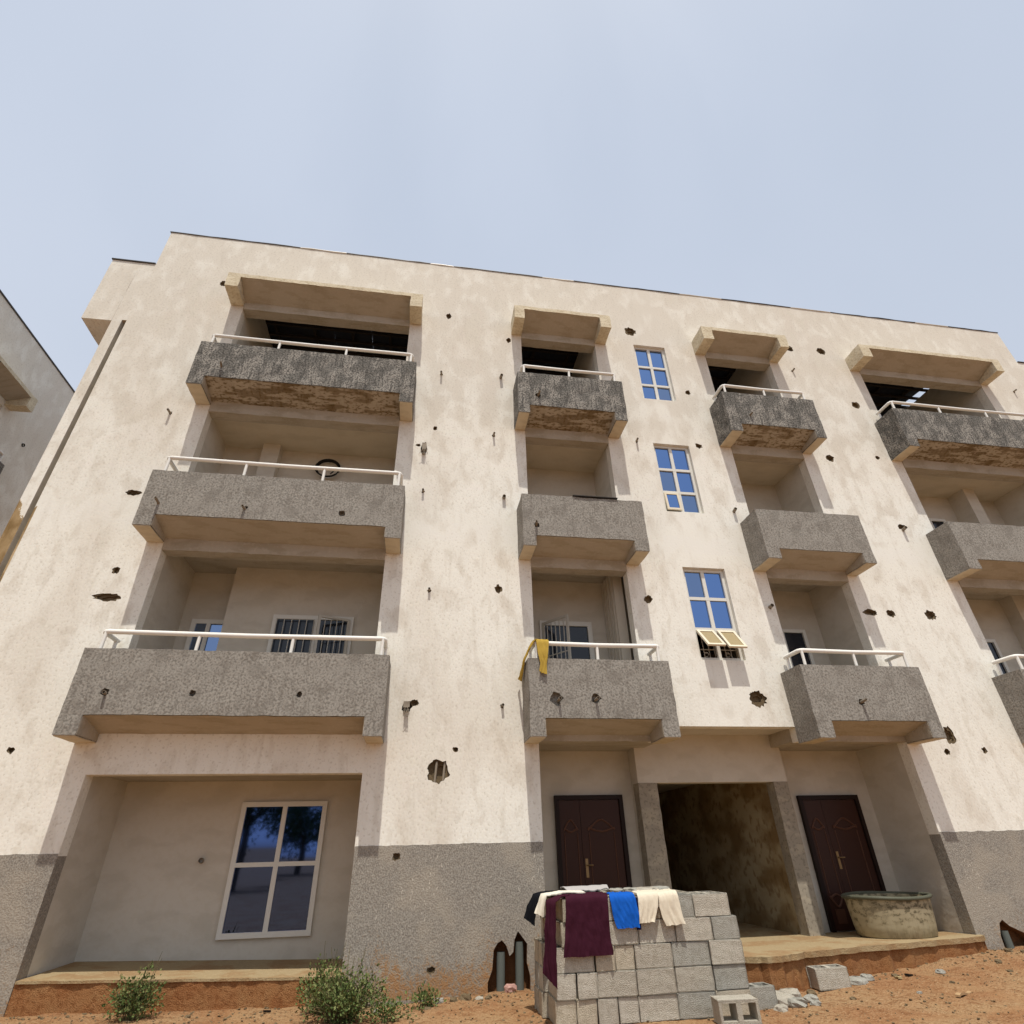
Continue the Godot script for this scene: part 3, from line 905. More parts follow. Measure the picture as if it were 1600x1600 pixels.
	box_part("ceiling", Vector3(4.05, 2.75, -8.0), Vector3(6.32, 2.9, -1.152), mats["recess"], house)
	box_part("floor_slab", Vector3(4.055, 0.05, -8.0), Vector3(6.315, 0.285, -1.2), mats["porch"], house)
	box_part("recess_wall", Vector3(3.78, 0.0, -1.298), Vector3(3.898, 3.05, -1.152), mats["recess"], house)
	box_part("recess_wall", Vector3(6.452, 0.0, -1.298), Vector3(6.52, 3.05, -1.152), mats["recess"], house)
	# closed shaft behind the stair windows
	for q in [[Vector3(4.3, 4.0, -3.0), Vector3(4.45, 12.8, -0.226)], [Vector3(6.0, 4.0, -3.0), Vector3(6.15, 12.8, -0.226)], [Vector3(4.3, 4.0, -3.15), Vector3(6.15, 12.8, -3.0)], [Vector3(4.45, 12.65, -3.0), Vector3(6.0, 12.8, -0.226)], [Vector3(4.45, 4.0, -3.0), Vector3(6.0, 4.15, -0.226)]]:
		box_part("shaft_wall", q[0], q[1], mats["recess"], house)

	# doors
	door(2.36, 3.565, 0.30, 2.35, -1.27)
	door(6.89, 8.085, 0.30, 2.30, -1.27)
	# windows
	window(4.74, 5.55, 10.553, 12.336, -0.10, [5.14], [11.06, 11.66], "glass")
	window(4.76, 5.594, 7.464, 9.226, -0.10, [5.17], [7.99, 8.58], "glass", [[0, 0]])
	var w3 := window(4.874, 5.738, 4.394, 6.2, -0.10, [5.30], [4.98, 5.585], "glass", [[0, 0], [1, 0]])
	# top-hung sashes standing open
	sash(get_last_window(2), 4.815, 5.135, 7.52, 7.962, -0.066, 0.10, "glass")
	sash(w3, 4.93, 5.265, 4.45, 4.95, -0.066, 0.72, "frosted")
	sash(w3, 5.335, 5.68, 4.45, 4.95, -0.066, 0.66, "frosted")
	var ir := begin()
	for k in 8:
		var bx := lerpf(4.94, 5.68, k / 7.0)
		tube(ir, [Vector3(bx, 4.45, -0.15), Vector3(bx, 4.96, -0.15)], 0.007, 6)
	for by in [4.62, 4.9]:
		tube(ir, [Vector3(4.93, by, -0.15), Vector3(5.69, by, -0.15)], 0.008, 6)
	for cx in [5.08, 5.5]:
		for s in [-1.0, 1.0]:
			var pts := []
			for k in 12:
				var a := k / 11.0 * TAU * 0.8
				pts.append(Vector3(cx + s * (0.012 + 0.045 * k / 11.0) * cos(a), 4.54 + (0.012 + 0.045 * k / 11.0) * sin(a), -0.145))
			tube(ir, pts, 0.006, 5)
	part("window_bars", ir, mats["bars"], w3)
	# porch window
	window(-2.69, -1.385, 0.565, 2.315, -1.32, [-2.03], [1.465], "glass_porch", [], 0.07)
	window(12.2, 13.5, 0.565, 2.315, -1.32, [12.85], [1.465], "glass", [], 0.07)
	# first-floor recess windows, with bars
	window(-4.27, -3.64, 3.55, 5.37, -1.49, [-3.97], [], "glass", [], 0.08)
	barred_window(-2.77, -1.33, 3.5, 5.39, -1.17)
	barred_door(2.24, 3.30, 3.5, 5.45, -1.19)
	window(6.95, 7.99, 3.6, 5.44, -1.19, [7.45], [], "glass_room_shade", [], 0.07)
	window(11.4, 12.62, 3.6, 5.36, -1.19, [12.0], [], "glass_room_shade", [], 0.07)
	window(11.9, 12.85, 6.7, 8.49, -1.19, [12.4], [], "glass_room_shade", [], 0.07)
	# tall ribbed panels stacked along the side of the slim first-floor recess
	for k in 7:
		var z0 := -1.19 + k * 0.088
		var st := begin()
		box(st, Vector3(3.60 + 0.012 * (k % 2), 3.43, z0), Vector3(3.655, 6.30, z0 + 0.058))
		part("ribbed_panel", st, mats["pvc_panel"], house)
	box_part("panel_edge_board", Vector3(3.62, 3.43, -0.565), Vector3(3.80, 6.31, -0.53), mats["pvc_panel"], house)

	# conduit stubs and broken boxes
	for q in DAMAGE:
		if q[2] in ["s", "t"]:
			var st := begin()
			var r := 0.022 if q[2] == "s" else 0.033
			var l := rng.randf_range(0.07, 0.12)
			var tilt := Vector3(rng.randf_range(-0.2, 0.2), rng.randf_range(-0.25, 0.3), 1).normalized()
			pipe(st, Vector3(q[0], q[1], -0.05), Vector3(q[0], q[1], 0) + tilt * l, r)
			part("conduit_stub", st, mats["stub"], house)
		elif q[2] == "x":
			var st := begin()
			var b := Vector3(q[0], q[1], 0)
			rough_box(st, b + Vector3(-q[3] * 0.8, -q[4] * 0.2, -0.1), b + Vector3(q[3] * 0.6, q[4] * 0.9, 0.045), 0.03, 0.02)
			pipe(st, b + Vector3(-0.01, -q[4] * 0.6, -0.08), b + Vector3(-0.01, -q[4] * 0.75, 0.09), 0.035)
			for k in 4:
				var p := b + Vector3(rng.randf_range(-0.04, 0.04), 0, 0.02)
				tube(st, [p, p + Vector3(rng.randf_range(-0.05, 0.05), -0.06, 0.08), p + Vector3(rng.randf_range(-0.06, 0.06), -0.17, 0.06)], 0.005, 5)
			part("broken_conduit_box", st, mats["stub"], house)
		elif q[2] == "B":
			if q[0] > 1.0: continue
			for k in 2:
				var st := begin()
				var cx: float = q[0] + rng.randf_range(-0.08, 0.08)
				pipe(st, Vector3(cx, q[1] - 0.14, -0.03), Vector3(cx + 0.02, q[1] + 0.14, -0.035), 0.018)
				part("conduit_stub", st, mats["stub"], house)
	for q in [[-4.30, 3.54], [-4.47, 6.60], [-3.11, 6.60], [-4.24, 9.78], [1.90, 6.62], [2.07, 9.78], [6.89, 9.77], [2.10, 3.53], [2.69, 3.54], [7.28, 3.55]]:
		var st := begin()
		var tilt := Vector3(rng.randf_range(-0.35, 0.35), rng.randf_range(-0.1, 0.35), 1).normalized()
		pipe(st, Vector3(q[0], q[1], D_BAL - 0.08), Vector3(q[0], q[1], D_BAL) + tilt * rng.randf_range(0.08, 0.14), 0.022)
		part("conduit_stub", st, mats["stub"], house)
	var ps2 := begin()
	pipe(ps2, Vector3(-3.13, 1.53, -1.40), Vector3(-3.12, 1.54, -1.28), 0.035)
	part("conduit_stub", ps2, mats["stub"], house)

	# porch slabs
	var sl := begin()
	var outline := PackedVector2Array()
	for k in 32: outline.append(Vector2(lerpf(-4.47, -0.785, k / 31.0), 0.02 + 0.03 * wob_noise.get_noise_1d(k * 31.0)))
	outline.append(Vector2(-0.785, -1.36)); outline.append(Vector2(-4.47, -1.36))
	prism(sl, outline, 0.212, 0.24, Vector2(-0.034, 0))
	part("porch_slab", sl, mats["porch"], house)
	var face := begin()
	var fo := PackedVector2Array()
	for k in 60: fo.append(Vector2(lerpf(-4.474, -0.782, k / 59.0), 0.0 + 0.022 * wob_noise.get_noise_1d(k * 23.0 + 700.0)))
	fo.append(Vector2(-0.782, -0.4)); fo.append(Vector2(-4.474, -0.4))
	prism(face, fo, -0.6, 0.211, Vector2(-0.034, 0))
	part("porch_plinth", face, mats["mud_face"], house)
	var rim := PackedVector2Array()
	var edge := [[1.88, 1.0], [2.6, 1.0], [3.3, 0.98], [3.8, 0.9], [4.15, 0.86], [4.42, 1.05], [4.75, 0.98], [5.1, 0.8], [5.6, 0.66], [6.15, 0.56], [6.7, 0.49], [7.3, 0.38], [7.9, 0.30], [8.25, 0.22], [8.42, 0.10], [8.46, 0.008]]
	for k in edge.size() - 1:
		for j in 5:
			var t := j / 5.0
			var zz := lerpf(edge[k][1], edge[k + 1][1], t) + wob_noise.get_noise_1d(k * 50.0 + j * 37.0) * 0.08
			rim.append(Vector2(lerpf(edge[k][0], edge[k + 1][0], t), maxf(zz, 0.012)))
	rim.append(Vector2(8.46, 0.008))
	var low := PackedVector2Array()
	for p in rim: low.append(Vector2(p.x, maxf(p.y - 0.015 - 0.08 * absf(wob_noise.get_noise_1d(p.x * 90.0)), 0.010)))
	rim.append(Vector2(8.38, 0.008)); rim.append(Vector2(8.38, -1.28)); rim.append(Vector2(1.88, -1.28))
	low.append(Vector2(8.38, 0.010)); low.append(Vector2(8.38, -0.9)); low.append(Vector2(1.88, -0.9))
	var rs := begin()
	prism(rs, rim, 0.275, 0.338, Vector2(0, 0.035))
	part("porch_slab", rs, mats["porch"], house)
	var rb := begin()
	prism(rb, low, -0.4, 0.272, Vector2(0, 0.035))
	part("porch_plinth", rb, mats["mud_face"], house)

var last_windows: Array[MeshInstance3D] = []
func get_last_window(n: int) -> MeshInstance3D:
	var all: Array[MeshInstance3D] = []
	for c in house.get_children():
		if c.name.begins_with("window"): all.append(c)
	return all[n - 1]

func sash(win: Node, x0: float, x1: float, y0: float, y1: float, z: float, open: float, glass: String) -> void:
	var h := y1 - y0
	var f := 0.045
	var st := begin()
	box(st, Vector3(x0, -h, -0.018), Vector3(x0 + f, 0, 0.018))
	box(st, Vector3(x1 - f, -h, -0.018), Vector3(x1, 0, 0.018))
	box(st, Vector3(x0 + f, -h, -0.018), Vector3(x1 - f, -h + f, 0.017))
	box(st, Vector3(x0 + f, -f, -0.018), Vector3(x1 - f, 0, 0.017))
	var s := part("sash", st, mats["sash_frame"], win)
	var p := begin()
	box(p, Vector3(x0 + f - 0.002, -h + f - 0.002, -0.004), Vector3(x1 - f + 0.002, -f + 0.002, 0.004))
	var g := part("pane", p, mats[glass], win)
	for o in [s, g]:
		o.position = Vector3(0, y1, z)
		o.rotation.x = -open

func barred_window(x0: float, x1: float, y0: float, y1: float, z: float) -> void:
	var mid := (x0 + x1) / 2 + 0.06
	var win := window(x0, x1, y0, y1, z, [mid], [], "glass_room_shade", [], 0.07)
	for q in [[x0 + 0.08, mid - 0.04, 0.0], [mid + 0.04, x1 - 0.08, 0.42]]:
		var st := begin()
		var wv: float = q[1] - q[0]
		for k in 6: tube(st, [Vector3(wv * k / 5.0, y0 + 0.08, 0), Vector3(wv * k / 5.0, y1 - 0.08, 0)], 0.008, 6)
		for y in [y0 + 0.09, y0 + 0.6, y0 + 1.1, y0 + 1.45, y1 - 0.09]: tube(st, [Vector3(0, y, 0), Vector3(wv, y, 0)], 0.008, 6)
		if q[2] > 0.0:
			box(st, Vector3(-0.02, y0 + 0.06, -0.02), Vector3(0.025, y1 - 0.07, 0.02))
			box(st, Vector3(wv - 0.025, y0 + 0.06, -0.02), Vector3(wv + 0.02, y1 - 0.07, 0.02))
			box(st, Vector3(0.025, y1 - 0.11, -0.02), Vector3(wv - 0.025, y1 - 0.07, 0.02))
		var g := part("window_bars", st, mats["bars"], win)
		g.position = Vector3(q[0], 0, z + 0.06)
		if q[2] > 0.0:
			g.position = Vector3(q[1], 0, z + 0.06)
			g.rotation.y = PI + q[2]

func barred_door(x0: float, x1: float, y0: float, y1: float, z: float) -> void:
	var win := window(x0, x1, y0, y1, z, [], [], "glass_room_shade", [], 0.09)
	var st := begin()
	var wv := 0.62
	for k in 7: tube(st, [Vector3(wv * k / 6.0, y0 + 0.1, 0), Vector3(wv * k / 6.0, y1 - 0.1, 0)], 0.010, 6)
	for y in [y0 + 0.1, y0 + 0.7, y0 + 1.2, y1 - 0.1]: tube(st, [Vector3(0, y, 0), Vector3(wv, y, 0)], 0.012, 6)
	box(st, Vector3(-0.02, y0 + 0.06, -0.015), Vector3(0.03, y1 - 0.06, 0.015))
	box(st, Vector3(wv - 0.03, y0 + 0.06, -0.015), Vector3(wv + 0.02, y1 - 0.06, 0.015))
	box(st, Vector3(0.03, y1 - 0.1, -0.015), Vector3(wv - 0.03, y1 - 0.06, 0.015))
	var g := part("grille_leaf", st, mats["bars"], win)
	g.position = Vector3(x0 + 0.06, 0, z + 0.06)
	g.rotation.y = -0.95

# ================================================================ neighbour
func neighbour() -> void:
	var n := thing("apartment_building", "grey plastered apartment block standing end-on beyond the gap, with a roof canopy", "building", Vector3(-11.65, 0, -4.5))
	n.rotation.y = PI / 2
	house = n
	# local x runs away from the camera, local z towards the neighbour's own front
	var st := begin()
	for q in [[Vector3(-14, -0.5, -8), Vector3(-4.0, 14.5, 0)], [Vector3(-0.3, -0.5, -8), Vector3(10, 14.5, 0)], [Vector3(-4.0, 12.15, -8), Vector3(-0.3, 14.5, 0)], [Vector3(-4.0, -0.5, -8), Vector3(-0.3, 9.65, 0)], [Vector3(-4.0, 9.65, -8), Vector3(-0.3, 12.15, -1.4)]]:
		box(st, q[0], q[1])
	part("wall", st, mats["cream"], n)
	var bay := [-4.25, -4.0, -0.3, -0.03]
	for lvl in 3:
		var b := balcony(n, bay, lvl)
		if lvl == 2: railing(b, bay, lvl, [-2.9, -1.4])
	canopy(n, bay)
	var fl := begin()
	box(fl, Vector3(-14, 14.502, -0.3), Vector3(10, 14.54, 0.03))
	part("coping_flashing", fl, mats["flashing"], n)
	var hs := begin()
	pipe(hs, Vector3(0.9, 11.75, -0.06), Vector3(0.9, 11.75, 0.03), 0.05)
	part("conduit_stub", hs, mats["cable"], n)

# ================================================================ ground
func ground_h(x: float, z: float) -> float:
	var y := 0.07 * smoothstep(-1.2, -4.2, x) * smoothstep(4.0, 0.5, z) - 0.05 * exp(-pow((x + 0.2) / 0.5, 2.0)) * smoothstep(1.5, 0.2, z)
	y += 0.15 * smoothstep(4.8, 8.3, x) * smoothstep(4.5, 0.3, z)
	y += 0.05 * exp(-pow((x - 1.38) / 0.3, 2.0) - pow((z - 0.15) / 0.3, 2.0))
	var near := smoothstep(40.0, 10.0, Vector2(x - 2, z).length())
	y += near * (wob_noise.get_noise_2d(x * 3.0, z * 3.0) * 0.03 + wob_noise.get_noise_2d(x * 16.0 + 400, z * 16.0) * 0.016)
	return y

func ground() -> void:
	var xs := PackedFloat32Array([-900, -400, -150, -60, -30, -20, -14])
	var x := -10.0
	while x < 18.0:
		xs.append(x)
		x += 0.09 if x > -6.0 and x < 11.0 else 0.5
	for v in [18, 24, 34, 60, 150, 400, 900]: xs.append(v)
	var zs := PackedFloat32Array([-900, -300, -100, -40, -20, -12, -6, -2, -0.6])
	var z := -0.3
	while z < 14.0:
		zs.append(z)
		z += 0.07 if z < 3.4 else 0.5
	for v in [14, 18, 26, 40, 70, 150, 400, 900]: zs.append(v)
	var st := SurfaceTool.new()
	st.begin(Mesh.PRIMITIVE_TRIANGLES)
	for j in zs.size():
		for i in xs.size():
			st.add_vertex(Vector3(xs[i], ground_h(xs[i], zs[j]), zs[j]))
	for j in zs.size() - 1:
		for i in xs.size() - 1:
			var a := j * xs.size() + i
			var b := a + xs.size()
			for k in [a, a + 1, b + 1, a, b + 1, b]: st.add_index(k)
	st.generate_normals()
	var g := MeshInstance3D.new()
	g.mesh = st.commit()
	g.material_override = mats["earth"]
	g.name = "ground"
	add_child(g, true)
	tag(g, "bare red laterite ground in front of the building", "ground", "", "structure")

# ================================================================ blocks
func block_mesh(l: float, h: float, w: float, seed_: int) -> ArrayMesh:
	var r := RandomNumberGenerator.new()
	r.seed = seed_
	var st := begin()
	var e := 0.008
	# outer shell with worn edges, length along x, cores run along y
	var ring := func(y: float, inset: float) -> Array:
		var p := []
		for c in [[-1, -1], [1, -1], [1, 1], [-1, 1]]:
			for k in 2:
				var dx: float = e if (k == 0) == (c[0] * c[1] > 0) else 0.0
				var dz: float = 0.0 if (k == 0) == (c[0] * c[1] > 0) else e
				p.append(Vector3(c[0] * (l / 2 - inset - dx) + r.randf_range(-0.003, 0.003), y + r.randf_range(-0.003, 0.003), c[1] * (w / 2 - inset - dz) + r.randf_range(-0.003, 0.003)))
		return p
	var rings := [ring.call(0.0, e), ring.call(e, 0.0), ring.call(h * 0.35, 0.0), ring.call(h * 0.7, 0.0), ring.call(h - e, 0.0), ring.call(h, e)]
	for i in rings.size() - 1:
		for k in 8:
			var m := (k + 1) % 8
			quad(st, rings[i][k], rings[i][m], rings[i + 1][m], rings[i + 1][k], (rings[i][k] + rings[i + 1][m]) * Vector3(1, 0, 1))
	# two cores
	var wall := 0.036
	var cores := []
	for s in [-1.0, 1.0]:
		var cx: float = s * (l / 4 - wall * 0.12)
		var hx := l / 4 - wall * 0.88
		var hz := w / 2 - wall
		cores.append([cx - hx, cx + hx, -hz, hz])
		for q in [[Vector3(cx - hx, 0, -hz), Vector3(cx + hx, 0, -hz), Vector3.BACK], [Vector3(cx + hx, 0, -hz), Vector3(cx + hx, 0, hz), Vector3.LEFT], [Vector3(cx + hx, 0, hz), Vector3(cx - hx, 0, hz), Vector3.FORWARD], [Vector3(cx - hx, 0, hz), Vector3(cx - hx, 0, -hz), Vector3.RIGHT]]:
			quad(st, q[0] + Vector3(0, e * 0.4, 0), q[1] + Vector3(0, e * 0.4, 0), q[1] + Vector3(0, h - e * 0.4, 0), q[0] + Vector3(0, h - e * 0.4, 0), q[2])
	for s in 2:
		var y := h - 0.001 if s == 1 else 0.001
		var up := Vector3.UP if s == 1 else Vector3.DOWN
		var X0 := -l / 2 + e
		var X1 := l / 2 - e
		var Z0 := -w / 2 + e
		var Z1 := w / 2 - e
		for q in [[X0, X1, Z0, cores[0][2]], [X0, X1, cores[0][3], Z1], [X0, cores[0][0], cores[0][2], cores[0][3]], [cores[0][1], cores[1][0], cores[0][2], cores[0][3]], [cores[1][1], X1, cores[0][2], cores[0][3]]]:
			quad(st, Vector3(q[0], y, q[2]), Vector3(q[1], y, q[2]), Vector3(q[1], y, q[3]), Vector3(q[0], y, q[3]), up)
	return finish(st)

var block_meshes := []
func block(at: Vector3, turn: Vector3, label: String, group: String, scale_x := 1.0) -> MeshInstance3D:
	var k := rng.randi() % 4
	var mi := MeshInstance3D.new()
	mi.mesh = block_meshes[rng.randi() % block_meshes.size()]
	mi.material_override = mats["block%d" % k]
	mi.name = numbered("concrete_block")
	add_child(mi, true)
	mi.position = at
	mi.rotation = turn
	mi.scale.x = scale_x
	tag(mi, label, "concrete block", group)
	return mi

func blocks() -> void:
	for k in 4: block_meshes.append(block_mesh(0.432, 0.2155, 0.2155, 100 + k))
	var label := "grey hollow concrete block in the chest-high stack the clothes hang over"
	var group := "concrete blocks of the stack"
	# rows from the ground up: left edge, S = stretcher (long face out), H = header (end face out)
	var rows := [
		[1.570, "HHHHSSS"], [1.582, "HHSSSS"], [1.585, "SHHSSS"], [1.665, "HHSSSS"], [1.70, "HSHSHSS"]]
	for r in 5:
		var x: float = rows[r][0]
		var y := r * 0.217 + ground_h(2.6, 1.6) * 0.4
		var course: String = ["bottom", "second", "third", "fourth", "top"][r]
		var nth := 0
		var ord := ["first", "second", "third", "fourth", "fifth", "sixth", "seventh", "eighth"]
		for c in rows[r][1]:
			var l := 0.432 if c == "S" else 0.2155
			var out := rng.randf_range(-0.012, 0.014)
			var fit := 1.0
			if x + l > 3.74:
				if 3.74 - x < 0.2: break
				fit = (3.74 - x) / l
				l *= fit
			label = "%s concrete block, %s from the black-trousers end, %s course of the stack" % ["long-side-out" if c == "S" else "end-on", ord[nth], course]
			nth += 1
			if c == "S":
				block(Vector3(x + l / 2, y, 1.80 - 0.108 + out), Vector3(0, rng.randf_range(-0.03, 0.03), rng.randf_range(-0.012, 0.012)), label, group, fit)
				if r == 4 or x < 1.75:
					block(Vector3(x + l / 2, y, 1.80 - 0.326 + out), Vector3(0, rng.randf_range(-0.02, 0.02), 0), "concrete block hidden behind the %s front block, %s course of the stack" % [ord[nth - 1], course], group)
			else:
				block(Vector3(x + l / 2, y, 1.80 - 0.216 + out), Vector3(0, PI / 2 + rng.randf_range(-0.02, 0.02), 0), label, group)
			x += l + rng.randf_range(0.003, 0.014)
		# a second rank behind, seen at its end and over the top
		var bx: float = rows[r][0] - 0.06
		for c in 5:
			if c == 0 or (r == 4 and c < 4):
				block(Vector3(bx + 0.216, y, 1.245), Vector3(0, rng.randf_range(-0.04, 0.04), 0), "middle-rank concrete block, %s from the black-trousers end, %s course of the stack" % [ord[c], course], group)
				block(Vector3(bx + 0.216, y, 1.02), Vector3(0, rng.randf_range(-0.04, 0.04), 0), "rear-rank concrete block, %s from the black-trousers end, %s course of the stack" % [ord[c], course], group)
			bx += 0.437
	# broken slabs lying loose on top at the back
	for k in 7:
		var m := chunk(rng.randf_range(0.12, 0.2), 0.05, 40 + k)
		m.position = Vector3(1.95 + k * 0.2, 1.085 + 0.03, 1.1 + rng.randf_range(-0.1, 0.12))
		m.rotation.y = rng.randf() * TAU
		tag(m, "flat broken block piece on top of the stack, %s from the black-trousers end" % ["first", "second", "third", "fourth", "fifth", "sixth", "seventh"][k], "rubble", "broken pieces on the stack")
	# loose blocks beside the stack
	var hb := block(Vector3(3.33, ground_h(3.4, 1.95) + 0.125, 1.86), Vector3(PI / 2, 0.0, 0), "concrete block lying on its side with both hollow cores open to the front", "")
	hb.rotation = Vector3(PI / 2, -0.10, 0)
	hb.position = Vector3(3.42, ground_h(3.4, 2.0) + 0.108, 1.95)
	var b1 := block(Vector3(3.98, ground_h(4.0, 1.5) - 0.01, 1.42), Vector3(0, 0.12, 0), "upright concrete block with exposed cores on top, behind the side-lying block", "")
	b1.scale.x = 0.95
	block(Vector3(5.30, ground_h(5.3, 0.75) + 0.0, 0.86), Vector3(0, -0.06, 0.02), "single concrete block leaning against the cracked porch edge", "")
	for q in [[4.32, 1.34, 0.19, "large broken corner of a block beside the upright block"], [4.42, 1.52, 0.12, "sharp-edged block lump in front of the large broken corner"], [4.16, 1.62, 0.09, "fist-sized block lump against the upright block"], [4.72, 1.32, 0.10, "small block lump trailing off the pitted lump"], [3.86, 1.10, 0.16, "broken block end between the stack and the porch edge"], [4.62, 1.55, 0.07, "pale block crumb on the earth beyond the broken corner"], [4.55, 1.18, 0.15, "pitted lump of broken block under the porch edge"], [5.68, 0.86, 0.13, "flat broken block shard beside the single leaning block"], [5.86, 0.80, 0.10, "small pale block shard at the foot of the porch"]]:
		var m := chunk(q[2], q[2] * 0.75, int(q[0] * 100))
		m.position = Vector3(q[0], ground_h(q[0], q[1]) + q[2] * 0.22, q[1])
		tag(m, q[3], "rubble")

func chunk(r: float, h: float, seed_: int) -> MeshInstance3D:
	var q := RandomNumberGenerator.new()
	q.seed = seed_
	var st := begin()
	var rings := []
	for j in 5:
		var ring := []
		var f: float = [0.75, 1.0, 0.95, 0.75, 0.0][j]
		for k in 9:
			var a := TAU * k / 9.0
			ring.append(Vector3(cos(a) * r * f * q.randf_range(0.7, 1.1), h * ([-0.5, -0.2, 0.2, 0.45, 0.48][j] + q.randf_range(-0.07, 0.07)), sin(a) * r * f * q.randf_range(0.6, 1.0)))
		rings.append(ring)
	for j in 4:
		for k in 9:
			quad(st, rings[j][k], rings[j][(k + 1) % 9], rings[j + 1][(k + 1) % 9], rings[j + 1][k], rings[j][k] + Vector3(0, h * 0.2, 0))
	var m := part("rubble_piece", st, mats["block%d" % (1 + q.randi() % 2)], self)
	return m

# ================================================================ cloth
# rows: [left, right] points from the top of the garment downwards; two layers, folds that grow downwards
func cloth(st: SurfaceTool, rows: Array, folds: float, seed_: int, thick := 0.009, across := 18, normal_hint := Vector3.BACK) -> void:
	var n := FastNoiseLite.new()
	n.seed = seed_
	n.frequency = 1.0
	var fine := []
	for i in rows.size() - 1:
		var steps := maxi(2, int((rows[i][0] - rows[i + 1][0]).length() / 0.03))
		for k in steps:
			var t := float(k) / steps
			fine.append([rows[i][0].lerp(rows[i + 1][0], t), rows[i][1].lerp(rows[i + 1][1], t)])
	fine.append(rows[rows.size() - 1])
	var grid := []
	for j in fine.size():
		var row := []
		var v := float(j) / fine.size()
		var along: Vector3 = fine[mini(j + 1, fine.size() - 1)][0] - fine[maxi(j - 1, 0)][0]
		var wide: Vector3 = fine[j][1] - fine[j][0]
		var nn := along.cross(wide).normalized()
		if nn.dot(normal_hint + Vector3(0, 0.6, 0)) < 0.0: nn = -nn
		for i in across + 1:
			var u := float(i) / across
			var f := n.get_noise_2d(u * wide.length() * 9.0 + v * 0.7, v * 1.1) * folds * (0.5 + 1.3 * v) + n.get_noise_2d(u * wide.length() * 24.0 + 50.0, v * 7.0 + u * 3.0) * folds * 0.45
			var p: Vector3 = fine[j][0].lerp(fine[j][1], u) + nn * (absf(f) + thick)
			if j == fine.size() - 1: p.y += n.get_noise_1d(u * 3.0) * 0.012
			row.append([p, nn])
		grid.append(row)
	for layer in 2:
		st.set_smooth_group(500 + layer)
		for j in grid.size() - 1:
			for i in across:
				var p := []
				for q in [[j, i], [j, i + 1], [j + 1, i + 1], [j + 1, i]]:
					p.append(grid[q[0]][q[1]][0] - grid[q[0]][q[1]][1] * (thick * 0.8 if layer == 1 else 0.0))
				quad(st, p[0], p[1], p[2], p[3], grid[j][i][1] * (1.0 if layer == 0 else -1.0))
	st.set_smooth_group(-1)
	for j in grid.size() - 1:
		for i in [0, across]:
			var a: Vector3 = grid[j][i][0]
			var b: Vector3 = grid[j + 1][i][0]
			quad(st, a, b, b - grid[j + 1][i][1] * thick * 0.8, a - grid[j][i][1] * thick * 0.8, a - grid[j][across - i][0])
	var l := grid.size() - 1
	for i in across:
		var a: Vector3 = grid[l][i][0]
		var b: Vector3 = grid[l][i + 1][0]
		quad(st, a, b, b - grid[l][i + 1][1] * thick * 0.8, a - grid[l][i][1] * thick * 0.8, Vector3.DOWN)

func V(x: float, y: float, z: float) -> Vector3:
	return Vector3(x, y, z)

